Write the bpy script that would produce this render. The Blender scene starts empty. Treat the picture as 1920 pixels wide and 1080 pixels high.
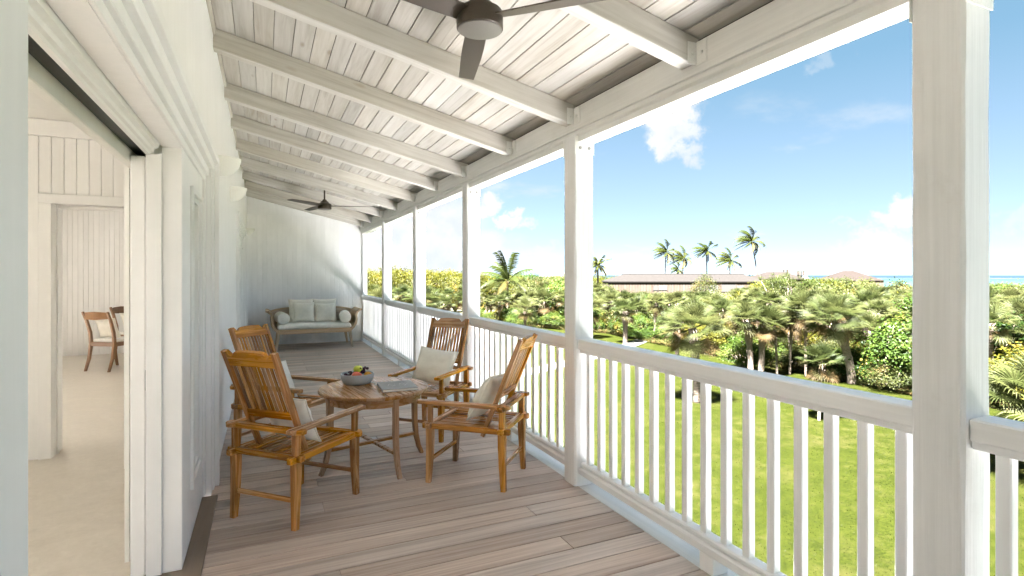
import bpy, bmesh, math, random
from mathutils import Vector, Matrix, Euler, noise as mnoise
import numpy as np

R = math.radians
random.seed(11)
S = bpy.context.scene
COL = S.collection

# ------------------------------------------------------------------ camera
YAW = math.atan2(465.0, 1026.0)
EYE = 1.5
cd = bpy.data.cameras.new('camera'); cam = bpy.data.objects.new('camera', cd); COL.objects.link(cam)
cd.sensor_width = 36.0; cd.lens = 1026.0 / 1920 * 36.0
cd.shift_y = -24.0 / 1920.0
cd.clip_start = 0.05; cd.clip_end = 60000.0
cam.location = (0, 0, EYE); cam.rotation_euler = (R(90), 0, -YAW)
S.camera = cam

# ------------------------------------------------------------------ sky, sun, exposure
SUN_EL, SUN_AZ = R(66), R(-122)          # azimuth from +Y towards +X
SUN_DIR = Vector((math.sin(SUN_AZ) * math.cos(SUN_EL), math.cos(SUN_AZ) * math.cos(SUN_EL), math.sin(SUN_EL)))
SKY_STRENGTH, SUN_STRENGTH, EXPOSURE = 0.05, 5.0, 5.25
world = bpy.data.worlds.new('World'); S.world = world; world.use_nodes = True
wt = world.node_tree; wt.nodes.clear()
def wn(t, **k):
    n = wt.nodes.new(t)
    for a, b in k.items(): setattr(n, a, b)
    return n
def wl(a, b): wt.links.new(a, b)
w_out = wn('ShaderNodeOutputWorld'); w_bg = wn('ShaderNodeBackground'); w_bg.inputs['Strength'].default_value = SKY_STRENGTH
sky = wn('ShaderNodeTexSky', sky_type='NISHITA', sun_disc=False, sun_elevation=SUN_EL, sun_rotation=SUN_AZ,
         altitude=0, air_density=0.30, dust_density=0.0, ozone_density=0.6)
tc = wn('ShaderNodeTexCoord')
DIRV = tc.outputs['Generated']
def wmath(op, a, b=None, clamp=False):
    n = wn('ShaderNodeMath', operation=op, use_clamp=clamp)
    for i, x in enumerate((a, b)):
        if x is None: continue
        if isinstance(x, (int, float)): n.inputs[i].default_value = x
        else: wl(x, n.inputs[i])
    return n.outputs[0]
def wvec(op, a, b=None):
    n = wn('ShaderNodeVectorMath', operation=op)
    for i, x in enumerate((a, b)):
        if x is None: continue
        if isinstance(x, (tuple, list, Vector)): n.inputs[i].default_value = tuple(x)
        else: wl(x, n.inputs[i])
    return n
def wsmooth(v, lo, hi, t0=0.0, t1=1.0):
    n = wn('ShaderNodeMapRange', interpolation_type='SMOOTHSTEP')
    wl(v, n.inputs['Value'])
    for k, x in zip(('From Min', 'From Max', 'To Min', 'To Max'), (lo, hi, t0, t1)): n.inputs[k].default_value = x
    return n.outputs['Result']
def wnoise(vec, scale, detail=7, rough=0.6):
    n = wn('ShaderNodeTexNoise'); wl(vec, n.inputs['Vector'])
    n.inputs['Scale'].default_value = scale; n.inputs['Detail'].default_value = detail; n.inputs['Roughness'].default_value = rough
    return n
sep = wn('ShaderNodeSeparateXYZ'); wl(DIRV, sep.inputs[0])
den = wmath('ADD', wmath('MAXIMUM', sep.outputs['Z'], 0.0), 0.16)
comb = wn('ShaderNodeCombineXYZ'); wl(wmath('DIVIDE', sep.outputs['X'], den), comb.inputs[0]); wl(wmath('DIVIDE', sep.outputs['Y'], den), comb.inputs[1])
n1 = wnoise(comb.outputs[0], 1.1, 9, 0.62)
layer = wsmooth(n1.outputs['Fac'], 0.56, 0.72)
low = wmath('MULTIPLY', wsmooth(sep.outputs['Z'], 0.42, 0.10), wsmooth(sep.outputs['Z'], -0.01, 0.03))
cov = wmath('MULTIPLY', wmath('MULTIPLY', layer, low), 0.55)
n2 = wnoise(DIRV, 12.0, 10, 0.66)
wob = wvec('SCALE', wvec('SUBTRACT', n2.outputs['Color'], (0.5, 0.5, 0.5)).outputs[0]); wob.inputs['Scale'].default_value = 0.17
DW = wvec('ADD', DIRV, wob.outputs[0]).outputs[0]
# single fair-weather clouds: azimuth and elevation in degrees, angular radius, squash, opacity
CLOUDS = [(40.6, 16.2, 0.062, 0.9, 1.0),
          (41.1, 13.3, 0.042, 0.75, 0.8),
          (58.5, 2.5, 0.062, 1.7, 1.0),
          (60.4, 5.0, 0.05, 1.6, 0.85),
          (56.3, 4.6, 0.03, 2.6, 0.35),
          (24.8, 6.0, 0.034, 1.4, 0.95),
          (21.9, 7.2, 0.034, 1.4, 0.95),
          (17.4, 6.8, 0.032, 1.6, 0.9),
          (11.0, 4.0, 0.24, 1.5, 0.95),
          (18.5, 2.5, 0.15, 2.2, 0.75),
          (54.5, 19.2, 0.028, 1.3, 0.22),
          (67.3, 4.1, 0.04, 1.6, 0.35),
          (27.2, 2.1, 0.06, 3.0, 0.35),
          (95, 9, 0.06, 1.6, 0.7),
          (130, 14, 0.07, 1.4, 0.7),
          (-40, 12, 0.06, 1.6, 0.7),
          (-110, 20, 0.08, 1.3, 0.7),
          (170, 10, 0.07, 1.6, 0.8),
          (78, 30, 0.05, 1.2, 0.5)]
for (az, el, rad, sq, op) in CLOUDS:
    c = Vector((math.sin(R(az)) * math.cos(R(el)), math.cos(R(az)) * math.cos(R(el)), math.sin(R(el))))
    d = wvec('SUBTRACT', DW, c).outputs[0]
    d = wvec('MULTIPLY', d, (1.0, 1.0, sq)).outputs[0]
    ln = wvec('LENGTH', d).outputs['Value']
    m = wmath('MULTIPLY', wsmooth(ln, rad, rad * 0.5), op)
    cov = wmath('MAXIMUM', cov, m)
# thin veil of haze, the same all round: white low down, blue overhead
vr = wn('ShaderNodeValToRGB'); wl(sep.outputs['Z'], vr.inputs[0]); ve = vr.color_ramp.elements
for (p_, c_) in ((0.09, (.262, .342, .376)), (0.33, (.125, .242, .308))):
    q_ = ve.new(p_); q_.color = (*c_, 1)
ve[0].color = (.288, .348, .374, 1); ve[-1].color = (.125, .205, .26, 1)
veil = wn('ShaderNodeMix', data_type='RGBA'); veil.inputs['Factor'].default_value = 0.92; wl(sky.outputs[0], veil.inputs[6]); wl(vr.outputs[0], veil.inputs[7])
mix = wn('ShaderNodeMix', data_type='RGBA'); wl(cov, mix.inputs['Factor']); wl(veil.outputs[2], mix.inputs[6])
CLOUD_V = .60
cshade = wn('ShaderNodeMix', data_type='RGBA'); wl(wsmooth(n2.outputs['Fac'], 0.35, 0.6), cshade.inputs['Factor'])
cshade.inputs[6].default_value = (CLOUD_V * .78, CLOUD_V * .83, CLOUD_V * .90, 1); cshade.inputs[7].default_value = (CLOUD_V, CLOUD_V * .99, CLOUD_V * .97, 1)
wl(cshade.outputs[2], mix.inputs[7])
wl(mix.outputs[2], w_bg.inputs['Color']); wl(w_bg.outputs[0], w_out.inputs[0])

ld = bpy.data.lights.new('sun', 'SUN'); ld.energy = SUN_STRENGTH; ld.angle = R(0.5); ld.color = (1.0, 0.98, 0.965)
sun = bpy.data.objects.new('sun', ld); COL.objects.link(sun); sun.rotation_euler = (-SUN_DIR).to_track_quat('-Z', 'Y').to_euler()
S.view_settings.view_transform = 'Standard'; S.view_settings.look = 'None'
S.view_settings.exposure = EXPOSURE; S.view_settings.gamma = 1.0; S.view_settings.use_curve_mapping = False
S.render.engine = 'CYCLES'
cy = S.cycles
cy.use_denoising = True; cy.use_adaptive_sampling = True; cy.adaptive_threshold = .02; cy.max_bounces = 9; cy.diffuse_bounces = 6; cy.glossy_bounces = 4; cy.transmission_bounces = 6
cy.transparent_max_bounces = 8; cy.caustics_reflective = False; cy.caustics_refractive = False; cy.sample_clamp_indirect = 8.0

# ------------------------------------------------------------------ helpers
class MB:
    """collects geometry for one mesh"""
    def __init__(s): s.v = []; s.f = []; s.tone = []
    def add(s, vs, fs):
        o = len(s.v); s.v += [tuple(p) for p in vs]; s.f += [tuple(i + o for i in f) for f in fs]; return s
    def box(s, x0, x1, y0, y1, z0, z1, c=0.0):
        cx, cy_, cz = (x0 + x1) / 2, (y0 + y1) / 2, (z0 + z1) / 2
        h = (abs(x1 - x0) / 2, abs(y1 - y0) / 2, abs(z1 - z0) / 2)
        vs, idx = [], {}
        if c <= 0:
            for sx in (-1, 1):
                for sy in (-1, 1):
                    for sz in (-1, 1):
                        idx[sx, sy, sz] = len(vs); vs.append((cx + sx * h[0], cy_ + sy * h[1], cz + sz * h[2]))
            q = [[(-1,-1,-1),(-1,-1,1),(-1,1,1),(-1,1,-1)], [(1,-1,-1),(1,1,-1),(1,1,1),(1,-1,1)], [(-1,-1,-1),(1,-1,-1),(1,-1,1),(-1,-1,1)],
                 [(-1,1,-1),(-1,1,1),(1,1,1),(1,1,-1)], [(-1,-1,-1),(-1,1,-1),(1,1,-1),(1,-1,-1)], [(-1,-1,1),(1,-1,1),(1,1,1),(-1,1,1)]]
            return s.add(vs, [[idx[k] for k in f] for f in q])
        c = min(c, 0.45 * min(h) * 2)
        for sx in (-1, 1):
            for sy in (-1, 1):
                for sz in (-1, 1):
                    for a in range(3):
                        e = [h[0] - c, h[1] - c, h[2] - c]; e[a] = h[a]
                        idx[sx, sy, sz, a] = len(vs); vs.append((cx + sx * e[0], cy_ + sy * e[1], cz + sz * e[2]))
        fs = []
        for a in range(3):
            b, d = (a + 1) % 3, (a + 2) % 3
            for sg in (-1, 1):
                loop = []
                for (u, w) in ((-1, -1), (1, -1), (1, 1), (-1, 1)):
                    k = [0, 0, 0]; k[a] = sg; k[b] = u; k[d] = w; loop.append(idx[tuple(k) + (a,)])
                fs.append(loop)
            for su in (-1, 1):          # edges parallel to axis a
                for sw in (-1, 1):
                    k0 = [0, 0, 0]; k0[b] = su; k0[d] = sw
                    ka = list(k0); ka[a] = -1; kb = list(k0); kb[a] = 1
                    fs.append([idx[tuple(ka) + (b,)], idx[tuple(kb) + (b,)], idx[tuple(kb) + (d,)], idx[tuple(ka) + (d,)]])
        for sx in (-1, 1):
            for sy in (-1, 1):
                for sz in (-1, 1): fs.append([idx[sx, sy, sz, 0], idx[sx, sy, sz, 1], idx[sx, sy, sz, 2]])
        ctr = Vector((cx, cy_, cz)); out = []
        for f in fs:
            p = [Vector(vs[i]) for i in f]; n = (p[1] - p[0]).cross(p[2] - p[0])
            out.append(f if n.dot(sum(p, Vector()) / len(p) - ctr) > 0 else f[::-1])
        return s.add(vs, out)
    def prism(s, poly, axis, a, b):
        """poly: 2-D outline extruded along axis from a to b"""
        def P(u, w, t): return {'X': (t, u, w), 'Y': (u, t, w), 'Z': (u, w, t)}[axis]
        n = len(poly); vs = [P(u, w, a) for u, w in poly] + [P(u, w, b) for u, w in poly]
        fs = [list(range(n))[::-1], list(range(n, 2 * n))] + [[i, (i + 1) % n, n + (i + 1) % n, n + i] for i in range(n)]
        return s.add(vs, fs)
    def bar(s, pts, ws, hs, side=None, cap=True):
        """rectangular bar through pts; ws = size along `side`, hs = size across"""
        pts = [Vector(p) for p in pts]; k = len(pts); vs = []; fs = []
        for i, p in enumerate(pts):
            t = (pts[min(i + 1, k - 1)] - pts[max(i - 1, 0)]).normalized()
            u = Vector(side if side else (1, 0, 0)); u = (u - t * u.dot(t)).normalized(); w = t.cross(u)
            a = ws[i] / 2 if isinstance(ws, (list, tuple)) else ws / 2; b = hs[i] / 2 if isinstance(hs, (list, tuple)) else hs / 2
            ch = 0.18 * min(a, b)
            for (q, r) in ((-a + ch, -b), (a - ch, -b), (a, -b + ch), (a, b - ch), (a - ch, b), (-a + ch, b), (-a, b - ch), (-a, -b + ch)):
                vs.append(p + u * q + w * r)
        for i in range(k - 1):
            for j in range(8): fs.append([i * 8 + j, i * 8 + (j + 1) % 8, (i + 1) * 8 + (j + 1) % 8, (i + 1) * 8 + j])
        if cap: fs += [list(range(8))[::-1], list(range((k - 1) * 8, k * 8))]
        return s.add(vs, fs)
    def tube(s, pts, rs, n=8, cap=True):
        pts = [Vector(p) for p in pts]; k = len(pts); vs = []; fs = []
        for i, p in enumerate(pts):
            t = (pts[min(i + 1, k - 1)] - pts[max(i - 1, 0)]).normalized()
            u = t.orthogonal().normalized() if abs(t.z) > .9 else Vector((0, 0, 1)).cross(t).normalized()
            if abs(t.z) > .9: u = (Vector((1, 0, 0)) - t * t.x).normalized()
            w = t.cross(u); r = rs[i] if isinstance(rs, (list, tuple)) else rs
            for j in range(n):
                a = 2 * math.pi * j / n; vs.append(p + u * (r * math.cos(a)) + w * (r * math.sin(a)))
        for i in range(k - 1):
            for j in range(n): fs.append([i * n + j, i * n + (j + 1) % n, (i + 1) * n + (j + 1) % n, (i + 1) * n + j])
        if cap: fs += [list(range(n))[::-1], list(range((k - 1) * n, k * n))]
        return s.add(vs, fs)
    def lathe(s, prof, n=32, c=(0, 0, 0), close=False):
        vs = []; fs = []; m = len(prof)
        for i, (r, z) in enumerate(prof):
            for j in range(n):
                a = 2 * math.pi * j / n; vs.append((c[0] + r * math.cos(a), c[1] + r * math.sin(a), c[2] + z))
        for i in range(m - 1):
            for j in range(n): fs.append([i * n + j, i * n + (j + 1) % n, (i + 1) * n + (j + 1) % n, (i + 1) * n + j])
        if prof[0][0] > 1e-5 and not close: fs.append(list(range(n))[::-1])
        if prof[-1][0] > 1e-5 and not close: fs.append(list(range((m - 1) * n, m * n)))
        return s.add(vs, fs)
    def mesh(s, name, smooth=False):
        me = bpy.data.meshes.new(name); me.from_pydata(s.v, [], s.f)
        if s.tone:
            at = me.attributes.new('tone', 'FLOAT_COLOR', 'POINT'); at.data.foreach_set('color', np.array(s.tone, dtype=np.float32).ravel())
        me.validate()
        if smooth: me.polygons.foreach_set('use_smooth', [True] * len(me.polygons))
        me.update(); return me
    def build(s, name, mat, parent=None, loc=(0, 0, 0), rot=(0, 0, 0), smooth=False, angle=None):
        return link(name, s.mesh(name, smooth), mat, parent, loc, rot, angle)

def link(name, me, mat, parent=None, loc=(0, 0, 0), rot=(0, 0, 0), angle=None):
    o = bpy.data.objects.new(name, me); COL.objects.link(o); o.parent = parent; o.location = loc; o.rotation_euler = rot
    if mat is not None and not me.materials: me.materials.append(mat)
    if angle is not None:
        me.polygons.foreach_set('use_smooth', [True] * len(me.polygons)); me.set_sharp_from_angle(angle=angle)
    return o
def tag(o, label=None, cat=None, group=None, kind=None):
    for k, x in (('label', label), ('category', cat), ('group', group), ('kind', kind)):
        if x: o[k] = x
    return o
def empty(name, loc=(0, 0, 0), rz=0.0):
    o = bpy.data.objects.new(name, None); COL.objects.link(o); o.location = loc; o.rotation_euler = (0, 0, rz); o.empty_display_size = .1; return o
def copy_tree(o, parent=None):
    c = o.copy(); COL.objects.link(c); c.parent = parent
    for ch in list(o.children): copy_tree(ch, c)
    return c
_cache = {}
def cbox(name, sx, sy, sz, c, mat, parent, loc, rot=(0, 0, 0)):
    """centred chamfered box object, mesh data shared between equal sizes"""
    key = (round(sx, 4), round(sy, 4), round(sz, 4), c, mat.name)
    if key not in _cache: _cache[key] = MB().box(-sx/2, sx/2, -sy/2, sy/2, -sz/2, sz/2, c).mesh(name)
    return link(name, _cache[key], mat, parent, loc, rot)

# ------------------------------------------------------------------ materials
def new_mat(name):
    m = bpy.data.materials.new(name); m.use_nodes = True; nt = m.node_tree; return m, nt, nt.nodes['Principled BSDF']
class N:
    def __init__(s, nt): s.nt = nt
    def n(s, t, **k):
        x = s.nt.nodes.new(t)
        for a, b in k.items(): setattr(x, a, b)
        return x
    def l(s, a, b): s.nt.links.new(a, b)
    def noise(s, vec, scale, detail=5, rough=.55, dist=0.0):
        x = s.n('ShaderNodeTexNoise'); s.l(vec, x.inputs['Vector']); x.inputs['Scale'].default_value = scale
        x.inputs['Detail'].default_value = detail; x.inputs['Roughness'].default_value = rough; x.inputs['Distortion'].default_value = dist; return x.outputs['Fac']
    def ramp(s, fac, stops):
        x = s.n('ShaderNodeValToRGB'); s.l(fac, x.inputs[0]); e = x.color_ramp.elements
        while len(e) < len(stops): e.new(.5)
        for k, (p, c) in zip(e, stops): k.position = p; k.color = (c[0], c[1], c[2], 1)
        return x.outputs[0]
    def math(s, op, a, b=None, c=None, clamp=False):
        x = s.n('ShaderNodeMath', operation=op, use_clamp=clamp)
        for i, q in enumerate((a, b, c)):
            if q is None: continue
            if isinstance(q, (int, float)): x.inputs[i].default_value = q
            else: s.l(q, x.inputs[i])
        return x.outputs[0]
    def mix(s, fac, a, b, blend='MIX'):
        x = s.n('ShaderNodeMix', data_type='RGBA', blend_type=blend)
        for i, q in ((0, fac), (6, a), (7, b)):
            if isinstance(q, (int, float)): x.inputs[i].default_value = q
            elif isinstance(q, (tuple, list)): x.inputs[i].default_value = (q[0], q[1], q[2], 1)
            else: s.l(q, x.inputs[i])
        return x.outputs[2]
    def bump(s, h, strength, dist=0.01):
        x = s.n('ShaderNodeBump'); s.l(h, x.inputs['Height']); x.inputs['Strength'].default_value = strength; x.inputs['Distance'].default_value = dist; return x.outputs[0]
    def rng(s, v, a, b, c=0., d=1.):
        x = s.n('ShaderNodeMapRange'); s.l(v, x.inputs['Value'])
        for k, q in zip(('From Min', 'From Max', 'To Min', 'To Max'), (a, b, c, d)): x.inputs[k].default_value = q
        return x.outputs['Result']
    def coords(s, scale=(1, 1, 1), rnd=True):
        t = s.n('ShaderNodeTexCoord'); mp = s.n('ShaderNodeMapping'); mp.inputs['Scale'].default_value = scale
        src = t.outputs['Object']
        if rnd:
            oi = s.n('ShaderNodeObjectInfo'); cb = s.n('ShaderNodeCombineXYZ')
            for i, k in enumerate((37., 61., 23.)): s.l(s.math('MULTIPLY', oi.outputs['Random'], k), cb.inputs[i])
            va = s.n('ShaderNodeVectorMath', operation='ADD'); s.l(src, va.inputs[0]); s.l(cb.outputs[0], va.inputs[1]); src = va.outputs[0]
        s.l(src, mp.inputs['Vector']); return mp.outputs[0]
    def rand(s): return s.n('ShaderNodeObjectInfo').outputs['Random']

def AX(axis, along, across): return tuple(along if a == axis else across for a in 'XYZ')

def wood(name, cols, axis, grain=26., along=1.1, rough=.5, bump=.25, vary=.18, spec=.4, knots=0.0, knot_col=(.2, .15, .1), streak=.5):
    m, nt, b = new_mat(name); g = N(nt)
    v = g.coords(AX(axis, along, grain)); vb = g.coords(AX(axis, .55, 5.))
    a = g.noise(v, 1.0, 7, .62, .6); c = g.noise(vb, 1.0, 4, .55, 1.2)
    f = g.math('ADD', g.math('MULTIPLY', a, streak), g.math('MULTIPLY', c, 1 - streak))
    f = g.rng(f, .3, .7)
    col = g.ramp(f, [(0.05, cols[0]), (.5, cols[1]), (.95, cols[2])])
    r = g.rand(); val = g.rng(r, 0, 1, 1 - vary, 1 + vary)
    hs = g.n('ShaderNodeHueSaturation'); g.l(col, hs.inputs['Color']); g.l(val, hs.inputs['Value'])
    g.l(g.rng(g.math('FRACT', g.math('MULTIPLY', r, 7.3)), 0, 1, .8, 1.2), hs.inputs['Saturation']); col = hs.outputs[0]
    if knots > 0:
        kv = g.n('ShaderNodeTexVoronoi'); g.l(g.coords(AX(axis, 2.2, 7.)), kv.inputs['Vector']); kv.inputs['Scale'].default_value = 1.0
        kf = g.math('MULTIPLY', g.rng(kv.outputs['Distance'], .05, .14, 1, 0), knots, clamp=True)
        sc = g.n('ShaderNodeSeparateColor'); g.l(kv.outputs['Color'], sc.inputs[0])
        kf = g.math('MULTIPLY', kf, g.math('GREATER_THAN', sc.outputs[0], .72))
        col = g.mix(kf, col, knot_col)
    g.l(col, b.inputs['Base Color'])
    g.l(g.rng(a, .3, .7, rough - .08, rough + .12), b.inputs['Roughness']); b.inputs['Specular IOR Level'].default_value = spec
    g.l(g.bump(a, bump, .004), b.inputs['Normal'])
    return m

def paint(name, col, rough=.45, bump=.12, axis='Z', grain=30., dirt=.0, vary=.03, streak=.03):
    m, nt, b = new_mat(name); g = N(nt)
    v = g.coords(AX(axis, 1.3, grain)); a = g.noise(v, 1.0, 6, .6, .4); c = g.noise(g.coords((2.2, 2.2, 2.2)), 1.0, 5, .6)
    k = g.rng(c, .3, .7, 1 - .05, 1 + .02)
    hs = g.n('ShaderNodeHueSaturation'); hs.inputs['Color'].default_value = (*col, 1)
    rv = g.rng(g.rand(), 0, 1, 1 - vary, 1 + vary * .5); g.l(g.math('MULTIPLY', g.math('MULTIPLY', k, rv), g.rng(a, .35, .65, 1 - streak, 1.0)), hs.inputs['Value']); cc = hs.outputs[0]
    if dirt > 0:
        dd = g.noise(g.coords((5, 5, 5)), 1.0, 8, .7); cc = g.mix(g.math('MULTIPLY', g.rng(dd, .58, .75), dirt), cc, (col[0] * .6, col[1] * .56, col[2] * .5))
    g.l(cc, b.inputs['Base Color']); b.inputs['Roughness'].default_value = rough; b.inputs['Specular IOR Level'].default_value = .4
    g.l(g.rng(c, .3, .7, rough - .06, rough + .1), b.inputs['Roughness'])
    g.l(g.bump(g.math('ADD', a, g.math('MULTIPLY', c, .5)), bump, .003), b.inputs['Normal']); return m

def plain(name, col, rough=.5, metal=0., spec=.5, bump=0., bscale=200.):
    m, nt, b = new_mat(name); g = N(nt)
    a = g.noise(g.coords((1, 1, 1)), bscale, 4, .6); k = g.rng(a, .3, .7, .93, 1.05)
    hs = g.n('ShaderNodeHueSaturation'); hs.inputs['Color'].default_value = (*col, 1); g.l(k, hs.inputs['Value']); g.l(hs.outputs[0], b.inputs['Base Color'])
    b.inputs['Roughness'].default_value = rough; b.inputs['Metallic'].default_value = metal; b.inputs['Specular IOR Level'].default_value = spec
    if bump > 0: g.l(g.bump(a, bump, .002), b.inputs['Normal'])
    return m

M = {}
WHITE = (.905, .897, .90)
M['white'] = paint('white_paint', WHITE, .42, .06, 'Z', 22.)
M['white_y'] = paint('white_paint_rail', (.87, .865, .87), .38, .2, 'Y', 50., .10, .03, .06)
M['white_post'] = paint('white_paint_hewn_timber', (.83, .825, .83), .5, .9, 'Z', 60., .25, .03, .07)
M['white_fascia'] = paint('white_paint_fascia', (.83, .82, .80), .55, .3, 'Y', 40., .2, .03, .10)
M['room'] = paint('cream_room_paint', (.80, .79, .765), .5, .05, 'Z', 18.)
M['ceil'] = wood('whitewashed_ceiling_plank', [(.33, .29, .24), (.465, .435, .39), (.55, .525, .485)], 'Y', 30., 1.4, .62, .35, .12, .25, .75, (.27, .21, .16), .55)
M['rafter'] = wood('whitewashed_rafter', [(.37, .33, .275), (.55, .52, .47), (.65, .625, .58)], 'X', 26., 1.0, .6, .35, .04, .25, .6, (.42, .34, .25), .5)
M['roofdeck'] = plain('dark_roof_underlay', (.10, .085, .07), .9)
M['deck'] = wood('weathered_deck_hardwood', [(.26, .195, .157), (.46, .37, .315), (.63, .535, .47)], 'X', 42., .9, .42, .3, .2, .5, .25, (.17, .12, .09), .6)
M['sill'] = wood('brown_threshold_wood', [(.16, .115, .08), (.24, .175, .125), (.30, .225, .165)], 'Y', 36., 1.0, .5, .2, .05)
TEAK = [(.115, .036, .006), (.385, .155, .024), (.66, .335, .072)]
for ax in 'XYZ': M['teak' + ax] = wood('oiled_teak_' + ax.lower(), TEAK, ax, 34., 2.0, .24, .12, .24, .6, .35, (.06, .02, .005), .5)
TABLE = [(.22, .10, .036), (.38, .19, .078), (.49, .27, .125)]
for ax in 'XYZ': M['table' + ax] = wood('teak_table_' + ax.lower(), TABLE, ax, 34., 1.6, .26, .10, .06, .5, 0., (.12, .05, .02), .45)
PALE = [(.34, .23, .145), (.52, .385, .265), (.64, .50, .365)]
for ax in 'XYZ': M['pale' + ax] = wood('limed_teak_' + ax.lower(), PALE, ax, 34., 1.6, .6, .2, .06, .3, .2, (.25, .16, .1), .5)
DARKT = [(.15, .07, .028), (.26, .13, .055), (.34, .18, .085)]
for ax in 'XYZ': M['dining' + ax] = wood('brown_dining_wood_' + ax.lower(), DARKT, ax, 34., 1.6, .4, .1, .06)
def fabric(name, col):
    m, nt, b = new_mat(name); g = N(nt)
    v = g.coords((1, 1, 1)); w = g.n('ShaderNodeTexWave'); g.l(v, w.inputs['Vector']); w.inputs['Scale'].default_value = 260; w.inputs['Distortion'].default_value = 1.5
    a = g.noise(v, 14, 5, .6); k = g.rng(a, .3, .7, .93, 1.04)
    hs = g.n('ShaderNodeHueSaturation'); hs.inputs['Color'].default_value = (*col, 1); g.l(k, hs.inputs['Value']); g.l(hs.outputs[0], b.inputs['Base Color'])
    b.inputs['Roughness'].default_value = .9; b.inputs['Specular IOR Level'].default_value = .1; b.inputs['Sheen Weight'].default_value = .25
    g.l(g.bump(g.math('ADD', w.outputs['Fac'], g.math('MULTIPLY', a, 3.)), .25, .004), b.inputs['Normal']); return m
M['cushion'] = fabric('cream_linen', (.84, .80, .71)); M['cushion_w'] = fabric('white_linen', (.88, .855, .80))
M['bronze'] = plain('fan_bronze', (.085, .068, .056), .42, .35, .5)
M['bronze_cap'] = plain('fan_cap', (.17, .155, .14), .5, .15, .4)
M['sconce'] = plain('white_plaster', (.86, .85, .82), .55)
M['metal'] = plain('painted_steel', (.80, .795, .775), .45)
M['bolt'] = plain('dull_bolt', (.42, .41, .40), .45, .6)
M['grey_metal'] = plain('grey_latch', (.25, .25, .25), .35, .8)
M['track'] = plain('dark_track', (.03, .03, .03), .5)
M['stoneware'] = plain('blue_grey_stoneware', (.40, .43, .46), .55, 0, .4, .2, 60)
M['apple'] = plain('peach_red_skin', (.62, .13, .07), .35); M['green_apple'] = plain('green_apple_skin', (.52, .58, .06), .32)
M['orange'] = plain('orange_skin', (.72, .33, .03), .45, 0, .4, .3, 220); M['grape'] = plain('dark_grape', (.055, .012, .035), .25)
M['book'] = plain('grey_book_cloth', (.34, .345, .355), .6, 0, .3, .2, 500); M['pages'] = plain('book_pages', (.78, .76, .70), .8); M['emblem'] = plain('emblem_print', (.66, .66, .64), .6)
def glassmat():
    m, nt, b = new_mat('window_glass'); b.inputs['Base Color'].default_value = (.55, .58, .56, 1); b.inputs['Roughness'].default_value = .04; b.inputs['Specular IOR Level'].default_value = .8; return m
M['glass'] = glassmat()
def floor_int():
    m, nt, b = new_mat('pale_microcement'); g = N(nt)
    v = g.coords((1, 1, 1), False); a = g.noise(v, 2.2, 8, .6, 1.5); c = g.noise(v, 22, 6, .65, .8)
    col = g.ramp(g.math('ADD', g.math('MULTIPLY', a, .6), g.math('MULTIPLY', c, .4)), [(.3, (.53, .475, .40)), (.5, (.61, .555, .475)), (.7, (.69, .635, .555))])
    g.l(col, b.inputs['Base Color']); g.l(g.rng(a, .3, .7, .3, .45), b.inputs['Roughness']); b.inputs['Specular IOR Level'].default_value = .35; return m
M['int_floor'] = floor_int()
def grass():
    m, nt, b = new_mat('lawn_grass'); g = N(nt)
    v = g.coords((1, 1, 1), False); big = g.noise(v, .35, 5, .6); mid = g.noise(v, 2.3, 5, .65); fine = g.noise(v, 17, 5, .8)
    f = g.math('ADD', g.math('MULTIPLY', mid, .3), g.math('MULTIPLY', fine, .7))
    col = g.ramp(g.rng(f, .34, .66), [(0, (.0023, .0041, .0003)), (.45, (.0094, .0124, .0010)), (1, (.0188, .0216, .0029))])
    dry = g.rng(g.math('ADD', g.math('MULTIPLY', big, .55), g.math('MULTIPLY', mid, .45)), .49, .64)
    col = g.mix(g.math('MULTIPLY', dry, .6), col, (.0225, .0202, .0066)); g.l(col, b.inputs['Base Color'])
    b.inputs['Roughness'].default_value = .9; b.inputs['Specular IOR Level'].default_value = .03; g.l(g.bump(fine, .8, .06), b.inputs['Normal']); return m
M['grass'] = grass()
def leaf(name, greens, brown=(.30, .20, .09), rough=.45, trans=.5):
    """tone attribute: r = position in the green range, g = how dead the leaf is"""
    m, nt, b = new_mat(name); g = N(nt)
    at = g.n('ShaderNodeAttribute', attribute_name='tone'); sc = g.n('ShaderNodeSeparateColor'); g.l(at.outputs['Color'], sc.inputs[0])
    r = g.rand(); f = g.math('ADD', sc.outputs[0], g.rng(r, 0, 1, -.28, .28), clamp=True)
    col = g.ramp(f, [(0, greens[0]), (.5, greens[1]), (1, greens[2])]); col = g.mix(sc.outputs[1], col, brown); g.l(col, b.inputs['Base Color'])
    b.inputs['Roughness'].default_value = rough; b.inputs['Specular IOR Level'].default_value = .12
    tr = g.n('ShaderNodeBsdfTranslucent'); g.l(col, tr.inputs['Color']); mx = g.n('ShaderNodeMixShader'); mx.inputs[0].default_value = trans
    g.l(b.outputs[0], mx.inputs[1]); g.l(tr.outputs[0], mx.inputs[2]); g.l(mx.outputs[0], nt.nodes['Material Output'].inputs[0]); return m
M['fan'] = leaf('fan_palm_leaf', [(.014, .022, .0055), (.032, .040, .0115), (.060, .063, .022)], (.072, .047, .02), .55)
M['coco'] = leaf('coconut_leaf', [(.012, .021, .005), (.028, .036, .008), (.058, .060, .015)], (.08, .06, .02))
M['bush'] = leaf('bright_shrub_leaf', [(.010, .024, .0035), (.028, .050, .007), (.057, .078, .013)], (.12, .09, .02))
M['bush_y'] = leaf('yellow_green_leaf', [(.016, .020, .0025), (.044, .046, .005), (.082, .075, .0095)], (.15, .10, .018))
M['bush_o'] = leaf('olive_shrub_leaf', [(.014, .020, .0045), (.034, .042, .011), (.066, .072, .021)], (.11, .075, .03))
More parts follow.
